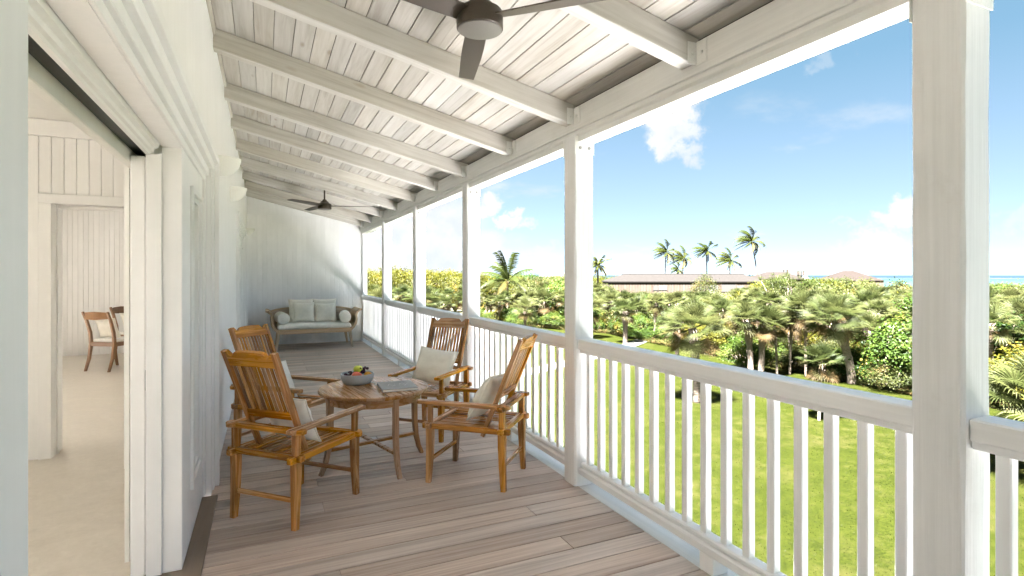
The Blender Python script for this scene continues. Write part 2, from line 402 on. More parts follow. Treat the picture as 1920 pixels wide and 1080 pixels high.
def bark(name, a, b_):
    m, nt, b = new_mat(name); g = N(nt); v = g.coords((14, 14, 22)); f = g.noise(v, 1., 5, .6, .5); r = g.n('ShaderNodeTexWave', bands_direction='Z'); g.l(g.coords((1, 1, 1)), r.inputs['Vector'])
    r.inputs['Scale'].default_value = 5.; r.inputs['Distortion'].default_value = 2.; r.inputs['Detail'].default_value = 2.
    ff = g.math('ADD', g.math('MULTIPLY', f, .65), g.math('MULTIPLY', r.outputs['Fac'], .35)); g.l(g.ramp(ff, [(.3, a), (.7, b_)]), b.inputs['Base Color'])
    b.inputs['Roughness'].default_value = .9; g.l(g.bump(ff, .6, .02), b.inputs['Normal']); return m
M['trunk'] = bark('palm_bark', (.060, .042, .031), (.19, .15, .115)); M['stem'] = bark('shrub_stem', (.06, .045, .033), (.15, .12, .09))
M['coral'] = plain('bounce_terrace_stone', (.50, .505, .515), .85, 0, .3, .3, 12)
M['path'] = plain('pale_concrete', (.055, .054, .051), .8, 0, .3, .3, 30)
def soilmat():
    m, nt, b = new_mat('leaf_litter_soil'); g = N(nt); v = g.coords((1, 1, 1), False); f = g.noise(v, 3, 8, .7)
    g.l(g.ramp(f, [(.35, (.02, .022, .008)), (.55, (.04, .034, .016)), (.7, (.075, .056, .03))]), b.inputs['Base Color']); b.inputs['Roughness'].default_value = 1; return m
M['soil'] = soilmat()

# ================================================================== THE SETTING: ground, sea, path
GZ = -3.6
def ground_z(x, y):
    d = math.hypot(x, y); t = max(0., min(1., (d - 150.) / 90.)); t = t * t * (3 - 2 * t)
    return GZ - 4.6 * t + .05 * mnoise.noise((x * .12, y * .12, 0)) * min(1., d / 25.)
def polar_sheet(name, mat, rs, nseg, zf, keep=None):
    mb = MB(); vs = [(0, 0, zf(0, 0))]; fs = []
    for r in rs:
        for j in range(nseg):
            a = 2 * math.pi * j / nseg; x, y = r * math.cos(a), r * math.sin(a); vs.append((x, y, zf(x, y)))
    for j in range(nseg): fs.append((0, 1 + j, 1 + (j + 1) % nseg))
    for i in range(len(rs) - 1):
        for j in range(nseg):
            a0 = 1 + i * nseg + j; a1 = 1 + i * nseg + (j + 1) % nseg; fs.append((a0, a0 + nseg, a1 + nseg, a1))
    mb.add(vs, fs); return mb.build(name, mat, smooth=True)
g_ = polar_sheet('ground', M['soil'], [4, 8, 12, 16, 20, 25, 30, 36, 44, 54, 66, 80, 100, 125, 150, 175, 200, 225, 245, 262], 96, ground_z)
tag(g_, kind='structure')

# edge between the lawn and the thicket, as X(Y)
EDGE = [(-30, 27.), (0, 26.5), (10, 25.6), (14, 25.), (20, 25.4), (27, 26.0), (33, 26.5), (40, 27.5), (47, 24.), (52, 17.), (56, 9.), (59, 0.), (60, -20.)]
lawn = MB(); rows = []
ys = [p[0] for p in EDGE]; xs = [p[1] for p in EDGE]
def edge_x(y): return float(np.interp(y, ys, xs))
NY, NX = 90, 60
for i in range(NY + 1):
    y = -30 + 90 * i / NY; xe = edge_x(y) + .5 * mnoise.noise((y * .4, 3.3, 0))
    for j in range(NX + 1):
        x = -22 + (xe + 22) * j / NX; lawn.v.append((x, y, ground_z(x, y) + .012))
for i in range(NY):
    for j in range(NX):
        a = i * (NX + 1) + j; lawn.f.append((a, a + 1, a + NX + 2, a + NX + 1))
lawn_o = tag(lawn.build('lawn', M['grass'], smooth=True), kind='structure')

# concrete garden path crossing the lawn
pth = MB(); pts = [(-6, 17.5), (2, 21.0), (8, 23.7), (13, 26.0), (17, 28.0), (22, 31.0), (28, 35.5)]
pl, pr_ = [], []
for i, (x, y) in enumerate(pts):
    q0 = Vector(pts[max(i - 1, 0)]); q1 = Vector(pts[min(i + 1, len(pts) - 1)]); t = (q1 - q0).normalized(); n = Vector((-t.y, t.x)) * .62
    for s_ in (1, -1):
        p = Vector((x, y)) + n * s_; (pl if s_ > 0 else pr_).append((p.x, p.y))
vs = []
for (a, b) in zip(pl, pr_):
    za = ground_z(*a) + .045; vs += [(a[0], a[1], za), (b[0], b[1], ground_z(*b) + .045), (a[0], a[1], za - .2), (b[0], b[1], za - .2)]
fs = []
for i in range(len(pts) - 1):
    o = i * 4; fs += [(o, o + 1, o + 5, o + 4), (o, o + 4, o + 6, o + 2), (o + 1, o + 3, o + 7, o + 5)]
pth.add(vs, fs); tag(pth.build('garden_path', M['path']), kind='structure')

# pale coral-stone terrace, unseen, added to bounce sunlight into the porch and rooms
ter = MB(); ter.box(2.3, 7.6, -2.2, 9.4, GZ - .3, GZ + .10, .01); ter.box(-13.0, -4.8, -6.0, 13.6, GZ - .3, GZ + .10, .01)
tag(ter.build('bounce_terrace', M['coral']), kind='structure')

def seamat():
    m, nt, b = new_mat('turquoise_sea'); g = N(nt)
    t = g.n('ShaderNodeTexCoord'); sx = g.n('ShaderNodeSeparateXYZ'); g.l(t.outputs['Object'], sx.inputs[0])
    # distance offshore (m), wobbled by a noise: pale shallows, lagoon, a reef with surf, then deep water
    off = g.math('ADD', g.math('MULTIPLY', sx.outputs[0], .83), g.math('MULTIPLY', sx.outputs[1], .56))
    nz = g.noise(t.outputs['Object'], .006, 5, .6); off = g.math('ADD', off, g.math('MULTIPLY', g.math('SUBTRACT', nz, .5), 260.))
    col = g.ramp(g.rng(off, 200, 2600), [(0, (.024, .033, .033)), (.10, (.015, .031, .031)), (.35, (.010, .027, .028)), (.62, (.008, .023, .025)), (.70, (.006, .013, .018)), (1, (.006, .012, .017))])
    surf = g.math('MULTIPLY', g.math('MULTIPLY', g.rng(off, 1650, 1750), g.rng(off, 1900, 2000, 1, 0)), g.rng(g.noise(t.outputs['Object'], .02, 5, .7), .48, .56), clamp=True)
    col = g.mix(surf, col, (.045, .046, .046)); g.l(col, b.inputs['Base Color']); b.inputs['Roughness'].default_value = .7; b.inputs['Specular IOR Level'].default_value = .04
    wv = g.noise(t.outputs['Object'], .25, 5, .6); g.l(g.bump(wv, .3, .5), b.inputs['Normal']); return m
M['sea'] = seamat()
sea = polar_sheet('sea', M['sea'], [200, 400, 800, 1600, 4000, 12000, 40000], 96, lambda x, y: -6.6)
tag(sea, kind='structure')

# ================================================================== THE PORCH
XW, XP, YE = -.33, 2.006, 12.9          # house wall face, post inner face, end wall
DB = .1515                              # deck board pitch
deck = tag(MB().box(XW - .02, 2.24, -9.0, YE + .02, -.16, -.045).build('deck_floor', M['roofdeck']), kind='structure')
k = 0; y = 2.2960 - 40 * DB
while y < YE:
    y1 = min(y + DB, YE)
    if y > -9.0:
        w = y1 - y - .0075
        if w > .02:
            cut = random.choice([None, None, .35, .62, .95, 1.25, 1.55]); ends = [XW, 2.035] if cut is None or y < -.5 else [XW, cut, 2.035]
            for xa, xb in zip(ends[:-1], ends[1:]):
                cbox('deck_board', xb - xa - .003, w, .027, .0022, M['deck'], deck, ((xa + xb) / 2, (y + y1) / 2, -.0135 + random.uniform(-.0006, .0006)))
    y += DB
edge = MB().box(2.040, 2.25, -9.0, YE, -.25, -.006, .004)
M['edge'] = paint('white_paint_edge', (.84, .81, .77), .5, .2, 'Y', 40., .25, .03, .08)
eo = edge.build('edge_board', M['edge'], deck)

# --- posts with painted steel cap plates
PW = .155
POST_Y = [.981, 3.347, 5.612, 7.828, 10.168]
POST_TOP = 2.50
def hewn_post(seed, h):
    """square timber with slightly uneven arrises"""
    mb = MB(); rnd = random.Random(seed); n = 26; hw = PW / 2
    for i in range(n + 1):
        z = h * i / n
        def j(k_, a): return a * mnoise.noise((seed * 7.1 + k_ * 3.7, z * 2.3, k_))
        for q, (sx, sy) in enumerate(((-1, -1), (1, -1), (1, 1), (-1, 1))):
            c = .006 + max(0, j(q, .012)) + .004 * rnd.random()
            wx = hw + j(q + 9, .0022); wy = hw + j(q + 5, .0022)
            a = (sx * wx, sy * (wy - c)); b = (sx * (wx - c), sy * wy)
            for p in ((a, b) if q in (0, 2) else (b, a)): mb.v.append((p[0], p[1], z))
    for i in range(n):
        for q in range(8): mb.f.append((i * 8 + q, i * 8 + (q + 1) % 8, (i + 1) * 8 + (q + 1) % 8, (i + 1) * 8 + q))
    mb.f.append(tuple(range(8))[::-1]); mb.f.append(tuple(range(n * 8, n * 8 + 8)))
    return mb
POST_LABEL = ['large white timber post standing closest to the camera', 'white timber post beside the two right-hand teak chairs, second from the camera',
              'white timber post behind the rear right teak chair, third from the camera', 'white timber post fourth from the camera, beyond the teak chairs',
              'slim-looking white timber post nearest the far sofa']
for i, py in enumerate(POST_Y + [-1.32]):
    root = empty('porch_post', (XP + PW / 2, py + PW / 2, 0))
    o = hewn_post(i + 1, POST_TOP).build('shaft', M['white_post'], root)
    pl_ = cbox('cap_plate', PW + .004, .006, .125, .001, M['metal'], root, (0, -PW / 2 - .003, POST_TOP - .075))
    for dx in (-.036, .036):
        bo = MB().lathe([(.012, 0), (.012, .006), (.008, .010)], 8).build('bolt', M['bolt'], pl_, (dx, -.003, -.018), (R(90), 0, 0))
    cbox('cap_plate', PW + .004, .006, .125, .001, M['metal'], root, (0, PW / 2 + .003, POST_TOP - .075))
    tag(root, POST_LABEL[i] if i < 5 else 'white timber post standing behind the camera at the railing end', 'post', 'posts along the porch railing')

# --- railings between the posts
RX0, RX1 = XP + .022, XP + .136
RAIL_LABEL = ['white railing section behind the near post, running out of frame', 'long white railing section in front, over the sunlit lawn', 'white railing section behind the rightmost teak chair',
              'white railing section behind the rear right teak chair', 'white railing section between the third and fourth posts beyond the chairs', 'white railing section meeting the far end wall']
spans = [(-1.32 + PW, POST_Y[0])] + [(POST_Y[i] + PW, POST_Y[i + 1]) for i in range(4)] + [(POST_Y[4] + PW, YE)]
bal_me = None
for i, (a, b) in enumerate(spans):
    a += .001; b -= .001
    root = empty('porch_railing', ((RX0 + RX1) / 2, (a + b) / 2, 0)); h = (b - a) / 2; hw = (RX1 - RX0) / 2
    MB().box(-hw, hw, -h, h, .975, 1.047, .006).build('top_rail', M['white_y'], root)
    MB().box(-hw + .018, hw - .018, -h, h, .948, .9748, .003).build('sub_rail', M['white_y'], root)
    br = MB().box(-hw, hw, -h, h, .088, .138, .008).build('bottom_rail', M['white_y'], root)
    MB().box(-hw + .02, hw - .02, -h, h, .1382, .168, .008).build('bead', M['white_y'], br)
    cbox('foot_block', .10, .095, .092, .003, M['white'], root, (0, 0 if i != 1 else (2.115 - (a + b) / 2), .0425))
    n = int(round((b - a) / .14)); step = (b - a) / n
    for q in range(n):
        yy = a + step * (q + .5)
        cbox('baluster', .042, .042, .948 - .168, .004, M['white'], root, (0.004, yy - (a + b) / 2, (.948 + .168) / 2))
    tag(root, RAIL_LABEL[i], 'railing', 'white railing sections along the porch')

# --- ceiling: planks along the porch on sloping rafters
def zc(x): return 3.262 - (x - XW) * .2365        # underside of the planks
SLOPE = math.atan(.2365); CS = math.cos(SLOPE)
RAFT_Y = [-8.2, -7.05, -5.9, -4.75, -3.6, -2.45, -1.30, -.17, 1.03, 2.195, 3.40, 4.46, 5.66, 6.72, 7.88, 9.02, 10.22, 11.35, 12.40]
roof = MB()
sl = [(2.24, zc(2.24) + .05), (-1.9, zc(-1.9) + .05), (-4.6, zc(-1.9) + .05 - 2.7 * .2365), (-4.6, zc(-1.9) + .17 - 2.7 * .2365), (-1.9, zc(-1.9) + .17), (2.24, zc(2.24) + .17)]
roof.prism(sl, 'Y', -9.1, YE + .5)
roof_o = tag(roof.build('porch_roof', M['roofdeck']), kind='structure')
ceil = tag(MB().box(XW, XW + .02, -9.0, YE, zc(XW) - .052, zc(XW) - .002, .002).build('porch_ceiling', M['ceil']), kind='structure')
PP = .1245; x = XW + .02; first = True
bays = [(-9.0, RAFT_Y[0])] + [(RAFT_Y[i], RAFT_Y[i + 1]) for i in range(len(RAFT_Y) - 1)] + [(RAFT_Y[-1], YE)]
col_i = 0
while x + .03 < 2.02:
    x1 = min(x + PP, 2.035); w = (x1 - x - .0045) / CS
    tilt = random.uniform(-.0015, .0015)
    for (a, b) in bays:
        if b < -9.5: continue
        xc = (x + x1) / 2
        o = cbox('ceiling_plank', w, b - a - .001, .018, .0015, M['ceil'], ceil, (xc, (a + b) / 2, zc(xc) + .0095 + random.uniform(-.001, .001)), (0, SLOPE, 0))
        o.scale = (random.uniform(.988, 1.0), 1, 1)
    x = x1; col_i += 1
RL = (2.008 - XW) / CS; RW, RD = .092, .142
RAFTER_O = []
for i, ry in enumerate(RAFT_Y):
    xm = (2.008 + XW) / 2
    o = cbox('rafter', RL, RW, RD * CS, .004, M['rafter'], ceil, (xm, ry, zc(xm) - RD / 2 - .001), (0, SLOPE, 0)); RAFTER_O.append(o)
    # L-shaped bracket at the eave: one leaf on the rafter side facing the camera, one on the beam
    zt = zc(2.0) - .03
    brk = MB().box(1.945, 2.0055, ry - RW / 2 - .004, ry - RW / 2 - .0005, zt - .115, zt, .0008).box(1.9995, 2.0035, ry - RW / 2 - .075, ry - RW / 2 - .0042, zt - .115, zt, .0008)
    bo = brk.build('angle_bracket', M['metal'], ceil)
    for (bx, by, ax_) in ((1.975, ry - RW / 2 - .004, 0), (1.9995, ry - RW / 2 - .042, 1)):
        MB().lathe([(.009, 0), (.009, .004), (.005, .008)], 8).build('bolt', M['bolt'] if False else M['metal'], bo, (bx, by, zt - .06), (R(90), 0, 0) if ax_ == 0 else (0, R(-90), 0))
eb = MB().box(2.0045, 2.15, -9.0, YE + .3, 2.525, zc(2.08) - .004, .004).build('eave_beam', M['white_fascia'], ceil)
# moulded lower beam
prof = [(2.020, 2.5248), (2.020, 2.498), (2.034, 2.484), (2.034, 2.447), (2.165, 2.447), (2.165, 2.5248)]
MB().prism(prof, 'Y', -9.0, YE + .3).build('lower_beam', M['white_fascia'], ceil)
MB().box(2.1505, 2.175, -9.0, YE + .3, 2.5252, 2.72, .003).build('fascia_board', M['white_fascia'], ceil)

# --- house wall with the two sliding-door units
XI = -.66                                # room side of the wall
house = MB()
U1 = dict(y0=.985, yj=3.221, yc=4.476, top=2.333)
OFF = 7.28
def wall_piece(y0, y1, z0, z1): house.box(XI, XW, y0, y1, z0, z1)
wall_piece(-9.0, YE + .2, 2.30, zc(XW) + .3)
wall_piece(-9.0, U1['y0'] - .001, -.2, 2.2998)
wall_piece(4.2705, U1['y0'] + OFF - .001, -.2, 2.2998)
wall_piece(4.2705 + OFF, YE + .2, -.2, 2.2998)
hw_ = tag(house.build('house_wall', M['white']), kind='structure')

def door_unit(off, label, leaf_closed):
    root = empty('sliding_door', (-.45, 2.2 + off, 0))
    def part(mb, name, mat, parent=None):
        o = mb.build(name, mat, parent or root); o.matrix_parent_inverse = Matrix.Identity(4)
        if parent is None or parent is root: o.location = (.45, -2.2, 0)
        return o
    yj, yc = U1['yj'], U1['yc']
    # sidelight panel: stiles and rails round a narrow pane
    a, b = yj, 4.27
    xf = -.377
    sp = MB()
    gy0, gy1, gz0, gz1 = 3.60, 3.985, .355, 1.94
    sp.box(-.53, xf, a + .0005, gy0, .012, 2.18, .003); sp.box(-.53, xf, gy1, b, .012, 2.18, .003)
    sp.box(-.529, xf - .0008, gy0 - .001, gy1 + .001, .012, gz0, .001); sp.box(-.529, xf - .0008, gy0 - .001, gy1 + .001, gz1, 2.18, .001)
    s_o = part(sp, 'side_panel', M['white'])
    fr = MB()                                            # raised moulding round the pane
    for (q, t, hgt) in ((.062, .034, .018), ):
        fr.box(xf, xf + hgt, gy0 - q, gy0 - q + t, gz0 - q, gz1 + q, .003); fr.box(xf, xf + hgt, gy1 + q - t, gy1 + q, gz0 - q, gz1 + q, .003)
        fr.box(xf, xf + hgt - .0006, gy0 - q + t, gy1 + q - t, gz0 - q, gz0 - q + t, .003); fr.box(xf, xf + hgt - .0006, gy0 - q + t, gy1 + q - t, gz1 + q - t, gz1 + q, .003)
    part(fr, 'pane_moulding', M['white'], s_o)
    part(MB().box(-.492, -.485, gy0 + .001, gy1 - .001, gz0 + .001, gz1 - .001), 'pane', M['glass'], s_o)
    # jamb strips on the opening side
    part(MB().box(-.462, -.3772, yj - .016, yj, .012, 2.1398, .002), 'jamb', M['white'])
    part(MB().box(-.53, -.4625, yj - .030, yj - .0005, .012, 2.0998, .003), 'jamb', M['white'])
    # soffit of the opening and stepped head
    y0 = U1['y0']
    part(MB().box(-.53, -.463, y0, yj + .01, 2.15, 2.2995).box(-.4628, xf, y0, yj - .0002, 2.141, 2.2993), 'head_soffit', M['white'])
    part(MB().prism([(-.53, 2.149), (-.53, 2.095), (-.512, 2.095), (-.507, 2.103), (-.496, 2.108), (-.492, 2.122), (-.475, 2.130), (-.470, 2.149)], 'Y', y0, yj - .031), 'head_moulding', M['white'])
    # architrave: three steps, up the far side and over the head
    ar = MB()
    steps = [(-.362, 4.19, 4.27, 2.10, 2.18), (-.345, 4.27, 4.335, 2.18, 2.232), (-.318, 4.335, 4.415, 2.232, 2.288), (-.292, 4.415, yc, 2.288, 2.335)]
    for (xx, ya, yb, za, zb) in steps[1:]:
        ar.box(-.40, xx, ya, yb, .0, za, .003); ar.box(-.40, xx, y0 - (yb - 4.19), yb, za + .0005, zb, .003)
        ar.box(-.40, xx, y0 - (yb - 4.19), y0 - (ya - 4.19), .0, za, .003)
    ar.box(xf + .0002, -.362, 4.205, 4.2698, .012, 2.1798, .003); ar.box(xf + .0002, -.3622, y0, 4.2048, 2.141, 2.1796, .003)
    part(ar, 'architrave', M['white'])
    # door leaf, slid back behind the side panel or shut
    ly0, ly1 = (yj - .012, 4.265) if not leaf_closed else (y0 + .01, yj + .05)
    lf = part(MB().box(-.596, -.535, ly0, ly1, .014, 2.088, .004), 'door_leaf', M['white'])
    if not leaf_closed: part(MB().box(-.5345, -.5315, yj - .0118, yj + .004, .93, 1.03), 'latch_plate', M['grey_metal'], lf)
    part(MB().box(-.598, -.532, y0, 4.268, 2.12, 2.135), 'track', M['track'])
    part(MB().box(-.640, -.600, y0, 4.269, 2.055, 2.2994, .004), 'head_valance', M['room'])
    part(MB().box(XI, -.64, 3.42, 4.2698, 0.0, 2.2992), 'pocket_lining', M['room'])
    tag(root, label, 'door'); root.location.y += 0
    return root
d1 = door_unit(0, 'white sliding door standing open onto the bright room, with panelled sidelight', False)
d2 = door_unit(0, 'closed white sliding door beside the far sofa, with narrow sidelight', True); d2.location.y += OFF
thr = MB().box(-.60, -.285, .98, 4.21, -.04, .010, .004); tag(thr.build('door_threshold', M['sill']), kind='structure')
thr2 = MB().box(-.60, -.285, 1.0 + OFF, 4.21 + OFF, -.04, .010, .004); tag(thr2.build('door_threshold', M['sill']), kind='structure')
# near jamb of the first opening, right beside the camera
nj = MB().box(-.64, -.300, .60, .979, 0.011, 2.29, .004)
tag(nj.build('door_jamb', M['white']), kind='structure')

# --- end wall of vertical boards
ew = tag(MB().box(XW, 2.165, YE + .012, YE + .2, -.2, 2.9).build('end_wall', M['white']), kind='structure')
x = XW
while x < 2.15:
    x1 = min(x + .0985, 2.165); xm = (x + x1) / 2; top = zc(xm) - .004
    MB_key = ('ewb', round(x1 - x, 3))
    cbox('wall_board', x1 - x - .003, .012, 2.80, .003, M['white'], ew, (xm, YE + .006, 1.4 + .0))
    x = x1
pr_top = [(XW, 2.8), (2.03, 2.8), (2.03, zc(2.03) + .0), (XW, zc(XW) + .0)]
MB().prism([(XW, 2.802), (1.60, 2.802), (1.60, zc(1.60)), (XW, zc(XW))], 'Y', YE + .0005, YE + .03).build('gable_panel', M['white'], ew)
MB().box(2.06, 2.165, YE - .055, YE - .001, 0, 2.5, .003).build('corner_board', M['white'], ew)

# ================================================================== THE ROOMS behind the open door
def struct(name, mb, mat): return tag(mb.build(name, mat), kind='structure')
struct('room_floor', MB().box(-4.2, -.6005, -3.4, 12.75, -.15, .006), M['int_floor'])
ZI = 2.767
struct('room_ceiling', MB().box(-4.2, XI - .001, -3.4, 12.75, ZI, ZI + .12), M['room'])
YI = 5.63
DX0, DX1 = -1.58, -.74
rw = MB()
rw.box(-4.2, DX0 - .075, YI + .012, YI + .25, 0, ZI - .001); rw.box(DX1 + .075, XI, YI + .012, YI + .25, 0, ZI - .001); rw.box(DX0 - .075, DX1 + .075, YI + .012, YI + .25, 2.165, ZI - .001)
rwo = struct('room_wall', rw, M['room'])
x = -3.42
while x < XI - .01:
    x1 = min(x + .0835, XI); xm = (x + x1) / 2
    if xm < DX0 - .085 or xm > DX1 + .085: cbox('wall_board', x1 - x - .0022, .012, 2.633, .0025, M['room'], rwo, (xm, YI + .006, 1.3165))
    else: cbox('wall_board', x1 - x - .0022, .012, 2.633 - 2.16, .0025, M['room'], rwo, (xm, YI + .006, 2.16 + (2.633 - 2.16) / 2))
    x = x1
MB().box(-4.19, XI, YI - .016, YI + .011, 2.634, ZI - .001, .003).build('crown_board', M['room'], rwo)
cas = empty('inner_doorway', (DX0, YI, 0))
def cpart(mb, name, mat): o = mb.build(name, mat, cas); o.location = (-DX0, -YI, 0); return o
cpart(MB().box(DX0 - .085, DX0, YI - .02, YI + .012, 0, 2.085, .003), 'casing', M['room']); cpart(MB().box(DX1, DX1 + .085, YI - .02, YI + .012, 0, 2.085, .003), 'casing', M['room'])
cpart(MB().box(DX0 - .085, DX1 + .085, YI - .02, YI + .012, 2.0855, 2.165, .003), 'casing', M['room'])
cpart(MB().box(DX0 - .07, DX0, YI + .0125, YI + .26, 0, 2.085, .002).box(DX0, DX0 + .012, YI + .10, YI + .14, 0, 2.085, .002), 'jamb', M['room'])
cpart(MB().box(DX1, DX1 + .07, YI + .0125, YI + .26, 0, 2.085, .002), 'jamb', M['room'])
cpart(MB().box(DX0, DX1, YI + .0125, YI + .26, 2.0855, 2.15, .002).box(DX0 + .012, DX1, YI + .10, YI + .14, 2.06, 2.085, .002), 'jamb', M['room'])
tag(cas, 'cream cased doorway in the back wall of the bright room', 'doorway')
struct('wall_return', MB().box(-.985, XI - .001, 5.08, YI - .021, 0, ZI - .002, .003).box(-.78, XI - .0012, 4.25, 5.079, 0, ZI - .003, .003), M['room'])
YF = 12.6
fw_ = struct('far_room_wall', MB().box(-4.2, XI, YF + .012, YF + .14, 0, ZI - .001), M['room'])
x = -4.19
while x < -1.6:
    cbox('wall_board', .0785, .012, ZI - .002, .0025, M['room'], fw_, (x + .04, YF + .006, (ZI - .002) / 2)); x += .08
# outer wall on the garden side: tall unseen windows added to light both rooms
ow = MB(); XO = -4.2
ow.box(XO - .2, XO, -9.0, 13, 0, .30); ow.box(XO - .2, XO, -9.0, 13, 2.55, 3.2)
for (a, b) in ((-9.0, -2.0), (-1.1, 1.3), (2.3, 6.6), (7.3, 9.7), (10.2, 13)): ow.box(XO - .2, XO, a, b, .3005, 2.5495)
struct('garden_side_wall', ow, M['room'])
struct('back_room_wall', MB().box(-4.2, XI, -9.0, -3.4, 0, ZI), M['room'])

# ================================================================== CEILING FANS
def fan_build(root, blade_angles, drop, blen):
    """root origin at the ceiling; drop = ceiling to rotor centre"""
    MB().lathe([(.0, 0.01), (.062, 0.01), (.066, -.012), (.052, -.040), (.024, -.062), (.0, -.062)], 28).build('canopy', M['bronze'], root, angle=R(40))
    MB().tube([(0, 0, -.055), (0, 0, -drop + .07)], .013, 12).build('rod', M['bronze'], root, angle=R(40))
    hs = MB().lathe([(.0, .105), (.030, .105), (.038, .085), (.060, .070), (.072, .050), (.104, .036), (.110, .026), (.110, -.048), (.106, -.052), (.0, -.052)], 40).build('motor_housing', M['bronze'], root, (0, 0, -drop), angle=R(35))
    MB().lathe([(.0, -.0525), (.103, -.0525), (.1035, -.055), (.095, -.058), (.0, -.0595)], 40).build('cap', M['bronze_cap'], hs, angle=R(40))
    for a in blade_angles:
        mb = MB(); n = 10; pts = []
        for i in range(n + 1):
            t = i / n; r = .095 + (blen - .095) * t; w = .050 + .018 * math.sin(min(1, t * 1.6) * math.pi / 2) - .022 * t
            tw = R(14) * (1 - .5 * t)
            for (s_, zz) in ((-1, .0035), (1, .0035), (1, -.0035), (-1, -.0035)):
                pts.append((r, s_ * w * math.cos(tw), s_ * w * math.sin(tw) + zz + .004))
        mb.v = pts
        for i in range(n):
            for q in range(4): mb.f.append((i * 4 + q, (i + 1) * 4 + q, (i + 1) * 4 + (q + 1) % 4, i * 4 + (q + 1) % 4))
        mb.f += [(0, 1, 2, 3), (n * 4 + 3, n * 4 + 2, n * 4 + 1, n * 4)]
        mb.build('blade', M['bronze'], root, (0, 0, -drop), (0, 0, a), angle=R(30))
fx = .905
f1 = empty('ceiling_fan', (.93, 2.42, zc(.93))); fan_build(f1, [R(a) for a in (-45, 75, 195)], .252, .80)
tag(f1, 'dark bronze three-blade ceiling fan overhead, cut by the top edge of the photo', 'ceiling fan', 'porch ceiling fans')
f2 = empty('ceiling_fan', (fx, 9.45, zc(fx))); fan_build(f2, [R(a) for a in (-14, 106, 226)], .335, .80)
tag(f2, 'small dark three-blade ceiling fan hanging far down the porch above the sofa', 'ceiling fan', 'porch ceiling fans')

# ================================================================== WALL SCONCES
for i, sy in enumerate((5.02, 6.66, 12.35)):
    mb = MB(); n, m = 20, 8; rr = .125; hh = .15
    for k in range(m + 1):
        t = k / m; r = rr * math.sqrt(max(0, 1 - t * t)) + .003; z = -hh * t
        for j in range(n + 1):
            a = -math.pi / 2 + math.pi * j / n; mb.v.append((max(0, math.cos(a)) * r * 1.25, math.sin(a) * r, z))
    for k in range(m):
        for j in range(n): a = k * (n + 1) + j; mb.f.append((a, a + n + 1, a + n + 2, a + 1))
    mb.f.append(tuple(range(n + 1)))
    root = empty('wall_sconce', (XW, sy, 2.45)); mb.build('bowl', M['sconce'], root, angle=R(50))
    MB().box(0.0005, .012, -.035, .035, -.10, -.03, .002).build('back_plate', M['sconce'], root)
    tag(root, ['white half-bowl wall light beside the open door, first on the wall', 'white half-bowl wall light, second along the house wall', 'tiny white half-bowl wall light near the far end wall'][i], 'wall light', 'half-bowl lights on the house wall')

# ================================================================== TEAK ARMCHAIRS
def rounded_bar(mb, axis, lo, hi, c, w, h, r=.012):
    """bar along axis with softly rounded ends in plan"""
    n = 5; half = w / 2; pts = []
    for (end, sg) in ((hi, 1), (lo, -1)):
        for i in range(n + 1):
            a = -math.pi / 2 + math.pi * i / n if sg > 0 else math.pi / 2 + math.pi * i / n
            pts.append((end - sg * r + r * math.cos(a), (half - r) * (1 if math.sin(a) > 0 else -1) * min(1, abs(math.sin(a)) * 3) + r * math.sin(a)))
    z0, z1 = c[2] - h / 2, c[2] + h / 2; e = .004
    rings = []
    for (z, ins) in ((z0, e), (z0 + e, 0), (z1 - e, 0), (z1, e)):
        ring = []
        for (u, v) in pts:
            uu = u - math.copysign(min(ins, abs(u)), u - (lo + hi) / 2); vv = v * (1 - ins / half)
            ring.append((uu, c[1] + vv, z) if axis == 'X' else (c[0] + vv, uu, z))
        rings.append(ring)
    k = len(pts); vs = sum(rings, []); fs = []
    flip = axis == 'Y'
    for i in range(3):
        for j in range(k):
            f = [i * k + j, i * k + (j + 1) % k, (i + 1) * k + (j + 1) % k, (i + 1) * k + j]; fs.append(f[::-1] if flip else f)
    a, b = list(range(k))[::-1], list(range(3 * k, 4 * k)); fs += [a[::-1], b[::-1]] if flip else [a, b]
    return mb.add(vs, fs)
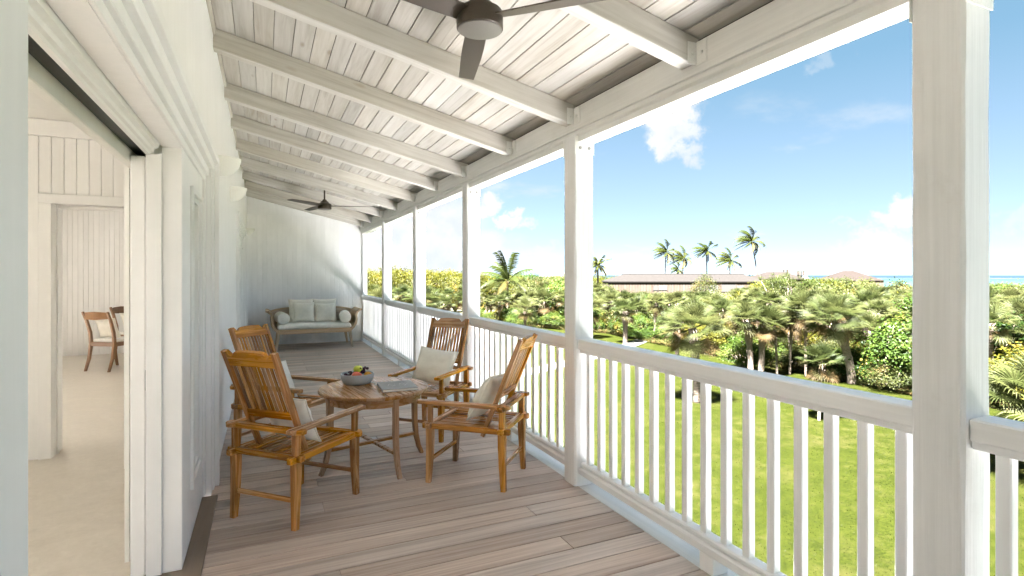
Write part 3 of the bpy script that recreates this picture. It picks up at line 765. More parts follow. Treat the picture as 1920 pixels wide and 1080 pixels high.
def make_chair():
    root = empty('teak_armchair'); HW, HB, HF = .236, -.275, .275
    for sx in (-1, 1):
        for (yy, back) in ((HB, True), (HF, False)):
            mb = MB(); x = sx * HW; ky = -1 if back else 1
            mb.bar([(x + sx * .004, yy + ky * .012, 0), (x, yy + ky * .004, .16), (x, yy, .30), (x, yy, .392)], [.036, .044, .050, .052], [.036, .044, .050, .052])
            top = .040 if back else .034
            mb.bar([(x, yy, .391), (x, yy, .565)], [top, top], [top, top]); mb.build('leg', M['teakZ'], root)
    for sx in (-1, 1): rounded_bar(MB(), 'Y', -.335, .335, (sx * HW, 0, .412), .046, .038, .014).build('side_rail', M['teakY'], root)
    for yy in (HB, HF): rounded_bar(MB(), 'X', -.292, .292, (0, yy, .4175), .044, .036, .014).build('cross_rail', M['teakX'], root)
    for i in range(11):
        x = -.19 + .38 * i / 10; cbox('seat_slat', .026, .53, .016, .003, M['teakY'], root, (x, 0, .419 - .012 * (1 - (2 * i / 10 - 1) ** 2)))
    for sx in (-1, 1): rounded_bar(MB(), 'Y', -.335, .375, (sx * HW, 0, .580), .056, .027, .016).build('armrest', M['teakY'], root)
    rounded_bar(MB(), 'X', -.300, .300, (0, HB, .5755), .060, .030, .016).build('back_bar', M['teakX'], root)
    for yy in (HB, HF): MB().bar([(-HW, yy, .165), (HW, yy, .165)], .020, .026, (0, 1, 0)).build('stretcher', M['teakX'], root)
    # reclined back, built in its own frame: s up along the back
    bk = empty('backrest'); bk.parent = root; bk.location = (0, -.118, .372); bk.rotation_euler = (R(22.5), 0, 0)
    W = .192
    def bpart(mb, name, mat): return mb.build(name, mat, bk)
    for sx in (-1, 1):
        bpart(MB().bar([(sx * (W - .010), 0, -.02), (sx * (W - .004), 0, .35), (sx * W, 0, .735)], [.030, .034, .036], [.030, .032, .030]), 'stile', M['teakZ'])
    # scalloped crest rail
    top = []
    hw = W - .0185
    for i in range(41):
        u = -1 + 2 * i / 40; a = abs(u); z = .726
        if a < .62: z = .733 + .006 * math.cos(u / .62 * math.pi / 2)
        elif a < .74: z = .733 - .024 * (a - .62) / .12
        elif a < .86: z = .709 - .006 * math.sin((a - .74) / .12 * math.pi)
        else: z = .709 + .028 * (a - .86) / .14
        top.append((u * hw, z))
    poly = [(hw, .640), (-hw, .640)] + top
    bpart(MB().prism(poly[::-1], 'Y', -.013, .013), 'crest_rail', M['teakX'])
    bpart(MB().box(-hw - .002, hw + .002, -.012, .012, .275, .325, .003), 'lower_rail', M['teakX'])
    for i in range(11):
        x = (-1 + 2 * (i + .5) / 11) * hw; cbox('back_slat', .0195, .012, .318, .0025, M['teakZ'], bk, (x, .002, .4825))
    return root
def pillow(name, w, h, t, mat, seed, nr=16, rest=(0, 0, 0)):
    mb = MB(); rnd = random.Random(seed); idx = {}
    for side in (1, -1):
        for i in range(nr + 1):
            for j in range(nr + 1):
                u, v = -1 + 2 * i / nr, -1 + 2 * j / nr
                edge_ = i in (0, nr) or j in (0, nr)
                if edge_ and side < 0: idx[side, i, j] = idx[1, i, j]; continue
                x = w / 2 * u * (1 - .075 * (1 - v * v)); y = h / 2 * v * (1 - .075 * (1 - u * u))
                p = max(0., (1 - abs(u) ** 2.6)) * max(0., (1 - abs(v) ** 2.6))
                z = side * t / 2 * p ** .55
                if not edge_:
                    z += .011 * mnoise.noise((u * 2.2 + seed, v * 2.2, side * 2.)) * p ** .3 + .006 * mnoise.noise((u * 5 + seed, v * 5, side * 5.))
                idx[side, i, j] = len(mb.v); mb.v.append((x, y, z))
    for side in (1, -1):
        for i in range(nr):
            for j in range(nr):
                f = [idx[side, i, j], idx[side, i + 1, j], idx[side, i + 1, j + 1], idx[side, i, j + 1]]; mb.f.append(f if side > 0 else f[::-1])
    root = empty(name); body = mb.build('cover', mat, root, smooth=True)
    ring = [(i, 0) for i in range(nr)] + [(nr, j) for j in range(nr)] + [(nr - i, nr) for i in range(nr)] + [(0, nr - j) for j in range(nr)]
    pp = [Vector(mb.v[idx[1, i, j]]) for (i, j) in ring]; pp.append(pp[0])
    MB().tube(pp, .0045, 6, False).build('piping', mat, root, smooth=True)
    return root
def face_rz(fx, fy): return math.atan2(-fx, fy)
CH = [((.203, 3.835), (.71, .70), 'teak armchair nearest the camera, seen from behind beside the open door', 0),
      ((.165, 5.06), (.72, -.69), 'teak armchair half hidden behind the nearest chair, by the house wall', 1),
      ((1.475, 5.115), (-.69, -.72), 'teak armchair facing the camera, against the railing with a square cushion', 2),
      ((1.461, 3.850), (-.74, .67), 'teak armchair turned sideways at the railing, its slatted back glowing yellow', 3)]
chair0 = make_chair()
CUSH_LABEL = ['cream cushion seen edge-on behind the slats of the nearest teak chair', 'white cushion mostly hidden in the teak chair by the house wall',
              'square cream cushion propped upright in the teak chair facing the camera', 'cream cushion slumped in the sideways teak chair at the railing']
for i, ((cx, cy_), (fx_, fy_), lab, k) in enumerate(CH):
    o = chair0 if i == 0 else copy_tree(chair0)
    rz = face_rz(fx_, fy_); o.location = (cx, cy_, 0); o.rotation_euler = (0, 0, rz)
    tag(o, lab, 'chair', 'teak armchairs round the table')
    pw = (.36, .36, .42, .38)[i]; ph = (.34, .34, .36, .36)[i]
    c = pillow('seat_cushion', pw, ph, .135, M['cushion_w'] if i in (0, 1) else M['cushion'], 3 + i * 5)
    tilt = R((62, 64, 66, 60)[i]); yoff = (-.085, -.085, -.075, -.07)[i]
    roll = R((3, -4, -6, 5)[i])
    mat_ = Matrix.Translation((cx, cy_, 0)) @ Matrix.Rotation(rz, 4, 'Z') @ Matrix.Translation((.015, yoff, .427 + ph / 2 * math.sin(tilt) + .016)) @ Matrix.Rotation(math.pi, 4, 'Z') @ Matrix.Rotation(tilt, 4, 'X') @ Matrix.Rotation(roll, 4, 'Z')
    c.matrix_world = mat_; c.location = mat_.to_translation(); c.rotation_euler = mat_.to_euler()
    tag(c, CUSH_LABEL[i], 'cushion', 'cushions on the teak chairs')

# ================================================================== ROUND TABLE, BOWL OF FRUIT, BOOK
TX, TY, TZ, TR = .80, 4.42, .615, .425
tb = empty('round_table', (TX, TY, 0), R(8))
nb = 7
for i in range(nb):                                     # the top is made of seven boards
    a, b = -TR + 2 * TR * i / nb + .0006, -TR + 2 * TR * (i + 1) / nb - .0006
    def outline(rad, a_=a, b_=b):
        pts = []; a1, b1 = max(a_, -rad + 1e-4), min(b_, rad - 1e-4); n = 14
        for q in range(n + 1): x = a1 + (b1 - a1) * q / n; pts.append((x, -math.sqrt(max(0, rad * rad - x * x))))
        for q in range(n + 1): x = b1 - (b1 - a1) * q / n; pts.append((x, math.sqrt(max(0, rad * rad - x * x))))
        return pts
    o0, o1 = outline(TR - .006), outline(TR); k = len(o0); vs = []; fs = []
    for (ol, z) in ((o0, TZ - .028), (o1, TZ - .022), (o1, TZ - .006), (o0, TZ)): vs += [(p[0], p[1], z) for p in ol]
    for r in range(3):
        for j in range(k): fs.append((r * k + j, r * k + (j + 1) % k, (r + 1) * k + (j + 1) % k, (r + 1) * k + j))
    fs += [tuple(range(k))[::-1], tuple(range(3 * k, 4 * k))]
    MB().add(vs, fs).build('top_board', M['tableY'], tb)
ap = MB().lathe([(.352, TZ - .095), (.368, TZ - .095), (.368, TZ - .0282), (.352, TZ - .0282), (.352, TZ - .095)], 48, close=True).build('apron', M['tableX'], tb, angle=R(40))
for q in range(4):
    a = R(q * 90 - 83); c, s_ = math.cos(a), math.sin(a)
    pts = [(r * c, r * s_, z) for r, z in ((.430, 0), (.398, .07), (.374, .17), (.362, .30), (.360, TZ - .029))]
    MB().bar(pts, [.030, .033, .036, .038, .040], [.030, .034, .038, .040, .040], (-s_, c, 0)).build('leg', M['tableZ'], tb)
for q, z in ((0, .172), (1, .1785)):
    a = R(q * 90 - 83); c, s_ = math.cos(a), math.sin(a)
    MB().bar([(-.37 * c, -.37 * s_, z), (.37 * c, .37 * s_, z)], .030, .022, (-s_, c, 0)).build('stretcher', M['tableX'], tb)
tag(tb, 'round teak table between the four slatted armchairs', 'table')

bx, by = .695, 4.60
bw = empty('fruit_bowl', (bx, by, TZ + .0005))
MB().lathe([(0, .0), (.095, .0), (.108, .006), (.127, .040), (.134, .082), (.131, .085), (.124, .083), (.117, .045), (.098, .016), (0, .013)], 44).build('bowl_shell', M['stoneware'], bw, angle=R(50))
tag(bw, 'blue-grey stoneware bowl of fruit on the round table', 'bowl')
def fruit(name, loc, r, mat, label, cat, dent=.12):
    mb = MB(); prof = []; n = 14
    for i in range(n + 1):
        a = -math.pi / 2 + math.pi * i / n; rr = r * math.cos(a) * (1 + .05 * math.sin(a)); z = r * .93 * math.sin(a)
        if i > n - 3: z -= r * dent * (i - (n - 3)) / 3
        prof.append((max(rr, 0), z))
    root = empty(name, loc); mb.lathe(prof, 22).build('skin', mat, root, rot=(R(random.uniform(-25, 25)), R(random.uniform(-25, 25)), 0), smooth=True)
    MB().tube([(0, 0, r * .76), (.002, .001, r * 1.02)], .0018, 6).build('stalk', M['stem'], root)
    tag(root, label, cat); return root
fb = TZ + .014
fruit('peach', (bx - .012, by - .062, fb + .054), .043, M['apple'], 'red and peach coloured fruit at the front of the bowl', 'fruit')
fruit('apple', (bx + .008, by + .012, fb + .098), .038, M['green_apple'], 'yellow-green apple on top of the fruit in the bowl', 'fruit')
fruit('orange', (bx + .082, by - .022, fb + .050), .034, M['orange'], 'small orange at the right rim of the fruit bowl', 'fruit', .05)
def grapes(loc, n, sp, label, seed):
    root = empty('grape_bunch', loc); rnd = random.Random(seed); me = MB().lathe([(0, -.0125), (.0085, -.0085), (.0115, 0), (.0085, .0085), (0, .0125)], 10).mesh('grape', True)
    for i in range(n):
        o = link('grape', me, M['grape'], root, (rnd.uniform(-sp, sp), rnd.uniform(-sp, sp) * .7, rnd.uniform(-.012, .032)), (rnd.random() * 3, rnd.random() * 3, 0))
    tag(root, label, 'grapes')
grapes((bx + .052, by - .002, fb + .078), 20, .034, 'dark grapes between the apple and the orange in the bowl', 4)
grapes((bx - .062, by - .002, fb + .052), 16, .034, 'dark grapes at the left side of the fruit bowl', 8)

bk_ = empty('book', (.955, 4.300, TZ + .0005), R(-3))
HB_, WB_ = .155, .135
MB().box(-WB_, WB_, -HB_, HB_, .0, .004, .001).build('cover', M['book'], bk_); MB().box(-WB_, WB_, -HB_, HB_, .0185, .0225, .001).build('cover', M['book'], bk_)
MB().box(-WB_ + .004, WB_ - .005, -HB_ + .005, HB_ - .005, .0041, .0184).build('page_block', M['pages'], bk_); MB().box(-WB_ - .001, -WB_ + .0035, -HB_, HB_, .0042, .0183).build('spine', M['book'], bk_)
em = MB()
def stroke(pts, w=.0045):
    pts = [Vector((p[0], p[1])) for p in pts]; o = len(em.v)
    for i, p in enumerate(pts):
        t = (pts[min(i + 1, len(pts) - 1)] - pts[max(i - 1, 0)]).normalized(); n = Vector((-t.y, t.x)) * w / 2
        em.v += [(p.x + n.x, p.y + n.y, .0232), (p.x - n.x, p.y - n.y, .0232)]
    for i in range(len(pts) - 1): em.f.append((o + 2 * i, o + 2 * i + 1, o + 2 * i + 3, o + 2 * i + 2))
def ess(cx, cy__, w, h): stroke([(cx + w * math.sin(2 * math.pi * t) * .5, cy__ + h * (t - .5)) for t in [i / 16 for i in range(17)]])
ess(-.045, 0, .035, .11); ess(.045, 0, .035, .11)
stroke([(-.024, -.05), (-.012, .05), (.012, -.05), (.026, .05)]); stroke([(-.075, -.03), (-.06, .028), (-.045, -.012)]); stroke([(.05, .03), (.065, -.028), (.082, .02)])
em.build('cover_emblem', M['emblem'], bk_)
tag(bk_, 'grey hardback book with a pale emblem lying on the round table', 'book')

# ================================================================== SOFA AT THE END WALL
SX, SY = .955, 12.22
sf = empty('sofa_bench', (SX, SY, 0))
hw, hd = .70, .40
for yy in (-hd + .03, hd - .03): MB().box(-hw - .02, hw + .02, yy - .022, yy + .022, .315, .405, .004).build('seat_rail', M['paleX'], sf)
for sx in (-1, 1): MB().box(sx * hw - .022, sx * hw + .022, -hd + .0525, hd - .0525, .315, .405, .004).build('seat_rail', M['paleY'], sf)
MB().box(-hw + .023, hw - .023, -hd + .053, hd - .053, .375, .398).build('seat_deck', M['paleX'], sf)
for sx in (-1, 1):
    for yy in (-hd + .03, hd - .03):
        ky = -1 if yy < 0 else 1
        MB().bar([(sx * (hw + .035), yy + ky * .045, 0), (sx * (hw + .018), yy + ky * .018, .10), (sx * hw, yy, .22), (sx * (hw - .012), yy, .33)], [.036, .042, .055, .062], [.040, .044, .050, .050], (1, 0, 0)).build('leg', M['paleZ'], sf)
    # scrolled arm
    prof = [(hw - .01, .36), (hw + .055, .42), (hw + .105, .50), (hw + .118, .58), (hw + .112, .66), (hw + .130, .73), (hw + .185, .775), (hw + .228, .782)]
    for (yy, wid, nm) in ((-hd + .025, .050, 'arm_post'), (hd - .045, .050, 'arm_post')):
        MB().bar([(sx * a, yy, b) for a, b in prof], [wid] * 8, [.058, .056, .052, .048, .046, .046, .044, .030], (0, 1, 0)).build(nm, M['paleZ'], sf)
    MB().bar([(sx * a, -.01, b) for a, b in prof[1:]], [2 * hd - .125] * 7, [.020] * 7, (0, 1, 0)).build('arm_panel', M['paleY'], sf)
n = 16; poly = [(hw + .10, .40), (-hw - .10, .40)] + [((-1 + 2 * i / n) * (hw + .125), .735 + .085 * math.cos((-1 + 2 * i / n) * math.pi / 2) ** .6 if abs(-1 + 2 * i / n) < 1 else .735) for i in range(n + 1)]
MB().prism(poly[::-1], 'Y', hd - .012, hd + .016).build('back_panel', M['paleX'], sf)
top = [((-1 + 2 * i / n) * (hw + .125), hd + .002, .738 + .085 * (math.cos((-1 + 2 * i / n) * math.pi / 2) ** .6 if abs(-1 + 2 * i / n) < 1 else 0)) for i in range(n + 1)]
MB().bar(top, .044, .036, (0, 1, 0)).build('back_rail', M['paleX'], sf)
tag(sf, 'limed teak sofa bench with scrolled arms against the white end wall', 'sofa')
sc_ = MB().box(-hw - .01, hw + .01, -hd + .005, hd - .03, .4065, .505, .03).build('seat_pad', M['cushion_w'], None, (SX, SY, 0))
tag(sc_, 'long white seat pad lying on the far sofa', 'cushion')
for (dx, dy, w, yaw_, lab) in ((-.235, .235, .50, 4, 'larger cream pillow behind, on the sofa\'s left half'), (.235, .235, .50, -4, 'larger cream pillow behind, on the sofa\'s right half'),
                          (-.195, .095, .43, -3, 'smaller cream pillow in front, on the sofa\'s left half'), (.245, .095, .41, 3, 'smaller cream pillow in front, on the sofa\'s right half')):
    c = pillow('sofa_pillow', w, w, .15, M['cushion'], int(dx * 100 + dy * 1000), 12)
    mm = Matrix.Translation((SX + dx, SY + dy, .508 + w / 2 * .965)) @ Matrix.Rotation(R(yaw_), 4, 'Z') @ Matrix.Rotation(R(74), 4, 'X')
    c.location = mm.to_translation(); c.rotation_euler = mm.to_euler(); tag(c, lab, 'pillow', 'pillows on the far sofa')
for sx, lab in ((-1, 'round white bolster at the left arm of the far sofa'), (1, 'cream bolster lying along the right arm of the far sofa')):
    root = empty('bolster', (SX + sx * (hw - .075), SY - .05, .505 + .118), 0)
    prof = [(0, -.315), (.080, -.312), (.112, -.295), (.118, -.26), (.120, 0), (.118, .26), (.112, .295), (.08, .312), (0, .315)]
    MB().lathe(prof, 28).build('cover', M['cushion_w'], root, rot=(R(90), 0, R(sx * -6)), angle=R(50)); tag(root, lab, 'bolster')

# ================================================================== DINING FURNITURE IN THE FAR ROOM
def make_dining():
    root = empty('dining_chair'); HW = .21
    for sx in (-1, 1):
        MB().bar([(sx * (HW + .0), -.30, 0), (sx * HW, -.235, .20), (sx * HW, -.20, .42), (sx * HW, -.215, .60), (sx * (HW + .005), -.275, .80), (sx * (HW + .01), -.335, .93)], [.030, .036, .042, .038, .036, .032], [.034, .042, .050, .046, .040, .030], (1, 0, 0)).build('back_leg', M['diningZ'], root)
        MB().bar([(sx * HW, .275, 0), (sx * HW, .235, .2), (sx * HW, .215, .43)], [.030, .038, .044], [.032, .040, .046], (1, 0, 0)).build('front_leg', M['diningZ'], root)
        MB().box(sx * HW - .016, sx * HW + .016, -.19, .20, .385, .445, .003).build('seat_rail', M['diningY'], root)
    for yy in (-.205, .215): MB().box(-HW + .017, HW - .017, yy - .014, yy + .014, .386, .446, .003).build('seat_rail', M['diningX'], root)
    n = 10; pts = [((-1 + 2 * i / n) * (HW + .012), -.300 - .05 * (1 - (-1 + 2 * i / n) ** 2), .872) for i in range(n + 1)]
    MB().bar(pts, [.022] * (n + 1), [.10 + .03 * (1 - abs(-1 + 2 * i / n)) for i in range(n + 1)], (0, 1, 0)).build('crest_rail', M['diningX'], root)
    MB().box(-HW + .01, HW - .01, -.185, .225, .447, .495, .016).build('seat_pad', M['cushion_w'], root)
    return root
dch = make_dining(); dch.location = (-2.19, 10.62, 0); dch.rotation_euler = (0, 0, face_rz(.55, .83)); tag(dch, 'brown wooden dining chair with cushion, seen through the inner doorway', 'chair', 'dining chairs in the far room')
dc2 = copy_tree(dch); dc2.location = (-2.08, 11.75, 0); dc2.rotation_euler = (0, 0, face_rz(.80, -.6)); tag(dc2, 'second dining chair, partly hidden behind the first in the far room', 'chair', 'dining chairs in the far room')
for (o, lab, ang) in ((dch, 'cream pillow on the front dining chair in the far room', (.55, .83)), (dc2, 'cream pillow on the hidden dining chair in the far room', (.80, -.6))):
    c = pillow('chair_pillow', .38, .34, .12, M['cushion'], 77, 10)
    mm = Matrix.Translation(o.location) @ Matrix.Rotation(face_rz(*ang), 4, 'Z') @ Matrix.Translation((0, -.115, .497 + .17)) @ Matrix.Rotation(math.pi, 4, 'Z') @ Matrix.Rotation(R(70), 4, 'X'); c.location = mm.to_translation(); c.rotation_euler = mm.to_euler(); tag(c, lab, 'pillow')
dt = empty('dining_table', (-1.30, 11.3, 0))
MB().lathe([(0, .70), (.56, .70), (.60, .712), (.60, .738), (.585, .745), (0, .745)], 44).build('top', M['diningX'], dt, angle=R(40)); MB().lathe([(.50, .63), (.52, .63), (.52, .6995), (.50, .6995), (.50, .63)], 40, close=True).build('apron', M['diningX'], dt, angle=R(40))
MB().lathe([(0, .0), (.26, 0), (.27, .03), (.10, .08), (.06, .2), (.085, .45), (.06, .58), (.16, .6295), (0, .6295)], 24).build('pedestal', M['diningZ'], dt, angle=R(40))
tag(dt, 'round brown dining table glimpsed behind the dining chairs', 'table')

# ================================================================== BUILDINGS BEYOND THE THICKET
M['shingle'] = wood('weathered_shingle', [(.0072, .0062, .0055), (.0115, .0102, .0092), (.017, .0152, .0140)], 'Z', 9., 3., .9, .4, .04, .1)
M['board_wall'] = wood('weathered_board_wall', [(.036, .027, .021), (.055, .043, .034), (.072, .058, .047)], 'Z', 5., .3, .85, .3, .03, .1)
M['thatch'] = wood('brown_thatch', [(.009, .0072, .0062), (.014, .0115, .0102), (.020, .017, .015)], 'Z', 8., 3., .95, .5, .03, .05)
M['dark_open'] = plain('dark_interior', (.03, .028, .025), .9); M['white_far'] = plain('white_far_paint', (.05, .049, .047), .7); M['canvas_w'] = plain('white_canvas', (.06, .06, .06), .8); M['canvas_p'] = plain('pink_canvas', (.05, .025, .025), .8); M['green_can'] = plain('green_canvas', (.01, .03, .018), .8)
def hip_roof(L, D, ez, rz_, over, hipl, hipr):
    mb = MB(); a, b, c, d = -L / 2 - over, L / 2 + over, -D / 2 - over, D / 2 + over; t = .16
    v = [(a, c, ez), (b, c, ez), (b, d, ez), (a, d, ez), (a + hipl, 0, rz_), (b - hipr, 0, rz_)]
    v2 = [(p[0], p[1], p[2] - t) for p in v[:4]]
    return mb.add(v + v2, [(0, 1, 5, 4), (2, 3, 4, 5), (1, 2, 5), (3, 0, 4), (0, 6, 7, 1), (1, 7, 8, 2), (2, 8, 9, 3), (3, 9, 6, 0), (6, 9, 8, 7)])
p0, p1 = Vector((54.6, 80.6)), Vector((78.6, 69.8)); ctr = (p0 + p1) / 2; ang = math.atan2(p1.y - p0.y, p1.x - p0.x); L = (p1 - p0).length
lb = empty('long_building', (ctr.x, ctr.y, GZ), ang); D = 8.0
wall = MB(); wall.box(-L / 2, L / 2, -D / 2 + .1, D / 2, -.2, 4.05); wall.build('wall', M['board_wall'], lb)
for i in range(56):
    x = -L / 2 + L * (i + .5) / 56; cbox('wall_board', L / 56 - .05, .05, 3.9, .006, M['board_wall'], lb, (x, -D / 2 + .074, 2.05))
rf = hip_roof(L, D, 4.05, 5.28, .10, 3.2, 2.4).build('roof', M['shingle'], lb)
MB().bar([(-L / 2 + 2.7, 0, 5.30), (L / 2 - 1.9, 0, 5.30)], .22, .10, (0, 1, 0)).build('ridge_cap', M['shingle'], rf)
for (xa, xb, za, zb, mt) in ((-5.9, -5.1, 2.55, 3.35, 'dark_open'), (-5.0, -3.6, 2.60, 3.35, 'white_far'), (1.2, 3.0, 2.6, 3.5, 'dark_open'), (3.3, 5.0, 2.2, 3.4, 'white_far'), (5.6, 8.0, 2.3, 3.5, 'dark_open'), (8.2, 9.3, 2.2, 3.3, 'white_far')):
    w = MB().box(xa, xb, -D / 2 + .0, -D / 2 + .06, za, zb).build('window', M[mt], lb)
    MB().box(xa - .08, xa - .001, -D / 2 - .03, -D / 2 + .06, za - .08, zb + .08).box(xb + .001, xb + .08, -D / 2 - .03, -D / 2 + .06, za - .08, zb + .08).build('frame', M['board_wall'], w)
tag(lb, 'long low grey-brown building with a shingled hip roof beyond the palms', 'building')
def hut(loc, L, D, ez, rz_, yaw, hip, label, over=.15):
    root = empty('thatched_hut', (loc[0], loc[1], ground_z(*loc)), yaw); MB().box(-L / 2, L / 2, -D / 2, D / 2, -.3, ez).build('wall', M['board_wall'], root)
    hip_roof(L, D, ez, rz_, over, hip, hip).build('roof', M['thatch'], root); tag(root, label, 'hut')
hut((136.1, 92.0), 12.5, 9.0, 4.1, 6.5, -.6, 5.2, 'brown thatched hip-roofed hut near the sea, right of the slatted tower')
hut((92.5, 77.5), 9.0, 7.0, 4.4, 5.75, -.5, 3.0, 'pale brown hut roof peeping over the leafy mound')
tw = empty('slatted_tower', (105.8, 83.8, GZ), -.6)
for sx in (-1.65, 1.65):
    for sy in (-1.2, 1.2): MB().box(sx - .13, sx + .13, sy - .13, sy + .13, -.2, 6.45).build('post', M['board_wall'], tw)
MB().box(-.13 + .5, .13 + .5, -1.33, -1.07, -.2, 6.45).build('post', M['board_wall'], tw)
for i in range(16):
    z = 2.2 + i * .265; MB().box(-1.8, 1.8, -1.40, -1.331, z, z + .15).build('slat', M['board_wall'], tw); MB().box(-1.8, -1.741, -1.33, 1.33, z + .01, z + .14).build('slat', M['board_wall'], tw)
tag(tw, 'brown slatted wooden tower rising above the leafy mound', 'tower')
def parasol(name, loc, r, z0, z1, mat, label, cat):
    root = empty(name, (loc[0], loc[1], ground_z(*loc))); MB().lathe([(r, z0), (r * .98, z0 + .12), (r * .45, z0 + (z1 - z0) * .55), (0, z1)], 10).build('canopy', mat, root); MB().tube([(0, 0, 0), (0, 0, z1)], .05, 6).build('pole', M['board_wall'], root); tag(root, label, cat)
parasol('beach_tent', (103.6, 79.3), 1.7, 3.0, 5.5, M['canvas_w'], 'white pointed tent right of the slatted tower', 'tent')
parasol('beach_tent', (101.5, 30.5), 1.6, 3.0, 5.1, M['canvas_p'], 'small pinkish pointed tent at the right edge by the sea', 'tent')
parasol('green_parasol', (104.6, 81.0), 1.3, 6.0, 6.4, M['green_can'], 'small flat green parasol beside the slatted tower', 'parasol')
wh = empty('white_house', (73.2, 131.5, GZ), -.4); MB().box(-5, 5, -3, 3, -.3, 4.6).build('wall', M['white_far'], wh); hip_roof(10, 6, 4.6, 5.9, .4, 2.4, 2.4).build('roof', M['white_far'], wh); tag(wh, 'white house roof far off beyond the palms, left of the tall post', 'building')

# ================================================================== PLANTS
WIND = Vector((-.80, .36, 0))
def tone(mb, n, r, g=0.): mb.tone += [(min(1, max(0, r)), g, 0, 1)] * n
def strap(mb, p0, d0, L, w, n, droop, rnd, tr, tg, wind=0., side=None):
    """leaf strip: base, belly, tip"""
    p = Vector(p0); d = Vector(d0); pts = [p.copy()]
    for i in range(n): d = (d + Vector((0, 0, -droop / n)) + WIND * (wind / n)).normalized(); p = p + d * (L / n); pts.append(p.copy())
    s_ = side if side is not None else d0.cross(Vector((0, 0, 1)));
    if s_.length < 1e-3: s_ = Vector((1, 0, 0))
    s_ = s_.normalized(); o = len(mb.v)
    for i, q in enumerate(pts[:-1]):
        ww = w * (.55, 1., .72, .45)[min(3, int(3.0 * i / max(1, n - 1)))] / 2; mb.v += [tuple(q - s_ * ww), tuple(q + s_ * ww)]
    mb.v.append(tuple(pts[-1])); k = len(pts) - 1
    for i in range(k - 1): mb.f.append((o + 2 * i, o + 2 * i + 1, o + 2 * i + 3, o + 2 * i + 2))
    mb.f.append((o + 2 * k - 2, o + 2 * k - 1, o + 2 * k)); tone(mb, 2 * k + 1, tr, tg)
def fan_frond(mb, rnd, az, el, pet, Rb, nl, tr, tg, wind):
    d = Vector((math.cos(az) * math.cos(el), math.sin(az) * math.cos(el), math.sin(el))); p = Vector((0, 0, 0)); q = [p.copy()]
    for i in range(4): d = (d + Vector((0, 0, -.10)) + WIND * wind * .10).normalized(); p = p + d * (pet / 4); q.append(p.copy())
    o = len(mb.v)
    for i, a in enumerate(q):
        w = .022 - .003 * i; s_ = Vector((-math.sin(az), math.cos(az), 0)); mb.v += [tuple(a - s_ * w), tuple(a + s_ * w)]
    for i in range(4): mb.f.append((o + 2 * i, o + 2 * i + 1, o + 2 * i + 3, o + 2 * i + 2))
    tone(mb, 10, tr * .8 + .2, max(tg, .15))
    side = d.cross(Vector((0, 0, 1))); side = (side if side.length > 1e-3 else Vector((1, 0, 0))).normalized(); up = side.cross(d).normalized()
    roll = rnd.uniform(-.5, .5); side, up = side * math.cos(roll) + up * math.sin(roll), up * math.cos(roll) - side * math.sin(roll)
    span = R(rnd.uniform(108, 128)); cup = rnd.uniform(.10, .32)
    for i in range(nl):
        a = -span + 2 * span * i / (nl - 1); c = math.cos(a); s_ = math.sin(a)
        ld_ = (d * c + side * s_ + up * cup * (1 - abs(a) / span * .3)).normalized(); Lf = Rb * (.72 + .28 * math.cos(a * .62)) * rnd.uniform(.92, 1.06)
        perp = (d * -s_ + side * c); perp = (perp + up * (.5 if i % 2 else -.5)).normalized()
        w = 2 * span / nl * Lf * .46; e = p
        b1 = e + ld_ * (Lf * .5); dd = (ld_ + Vector((0, 0, -rnd.uniform(.04, .30))) + WIND * wind * .5).normalized(); b2 = b1 + dd * (Lf * .28)
        dd = (dd + Vector((0, 0, -rnd.uniform(.12, .75))) + WIND * wind * .6).normalized(); b3 = b2 + dd * (Lf * .24)
        o = len(mb.v); mb.v += [tuple(e), tuple(b1 - perp * w / 2), tuple(b1 + perp * w / 2), tuple(b2 - perp * w * .22), tuple(b2 + perp * w * .22), tuple(b3)]
        mb.f += [(o, o + 1, o + 2), (o + 1, o + 3, o + 4, o + 2), (o + 3, o + 5, o + 4)]
        t_ = tr + rnd.uniform(-.12, .12); tone(mb, 3, t_, tg); tone(mb, 3, t_ + .07, tg)
def fan_crown(seed, nf=30, nl=24, pet=.62, Rb=.78, wind=.55):
    rnd = random.Random(seed); mb = MB()
    for i in range(nf):
        t = i / (nf - 1); el = R(86 - (98 if t < .84 else 135) * t ** 1.05 + rnd.uniform(-10, 10)); az = i * 2.39996 + rnd.uniform(-.3, .3)
        dead = 1. if t > .9 else (.35 if t > .8 and rnd.random() < .5 else 0.)
        fan_frond(mb, rnd, az, el, pet * (.72 + .45 * math.sin(min(1, t * 1.4) * math.pi / 2)) * rnd.uniform(.85, 1.1), Rb * (.75 + .25 * min(1, t * 3)) * rnd.uniform(.88, 1.08), nl, rnd.uniform(.35, .75) + .12 * (t - .4), dead * .9, wind * rnd.uniform(.5, 1.3))
    return mb.mesh('crown')
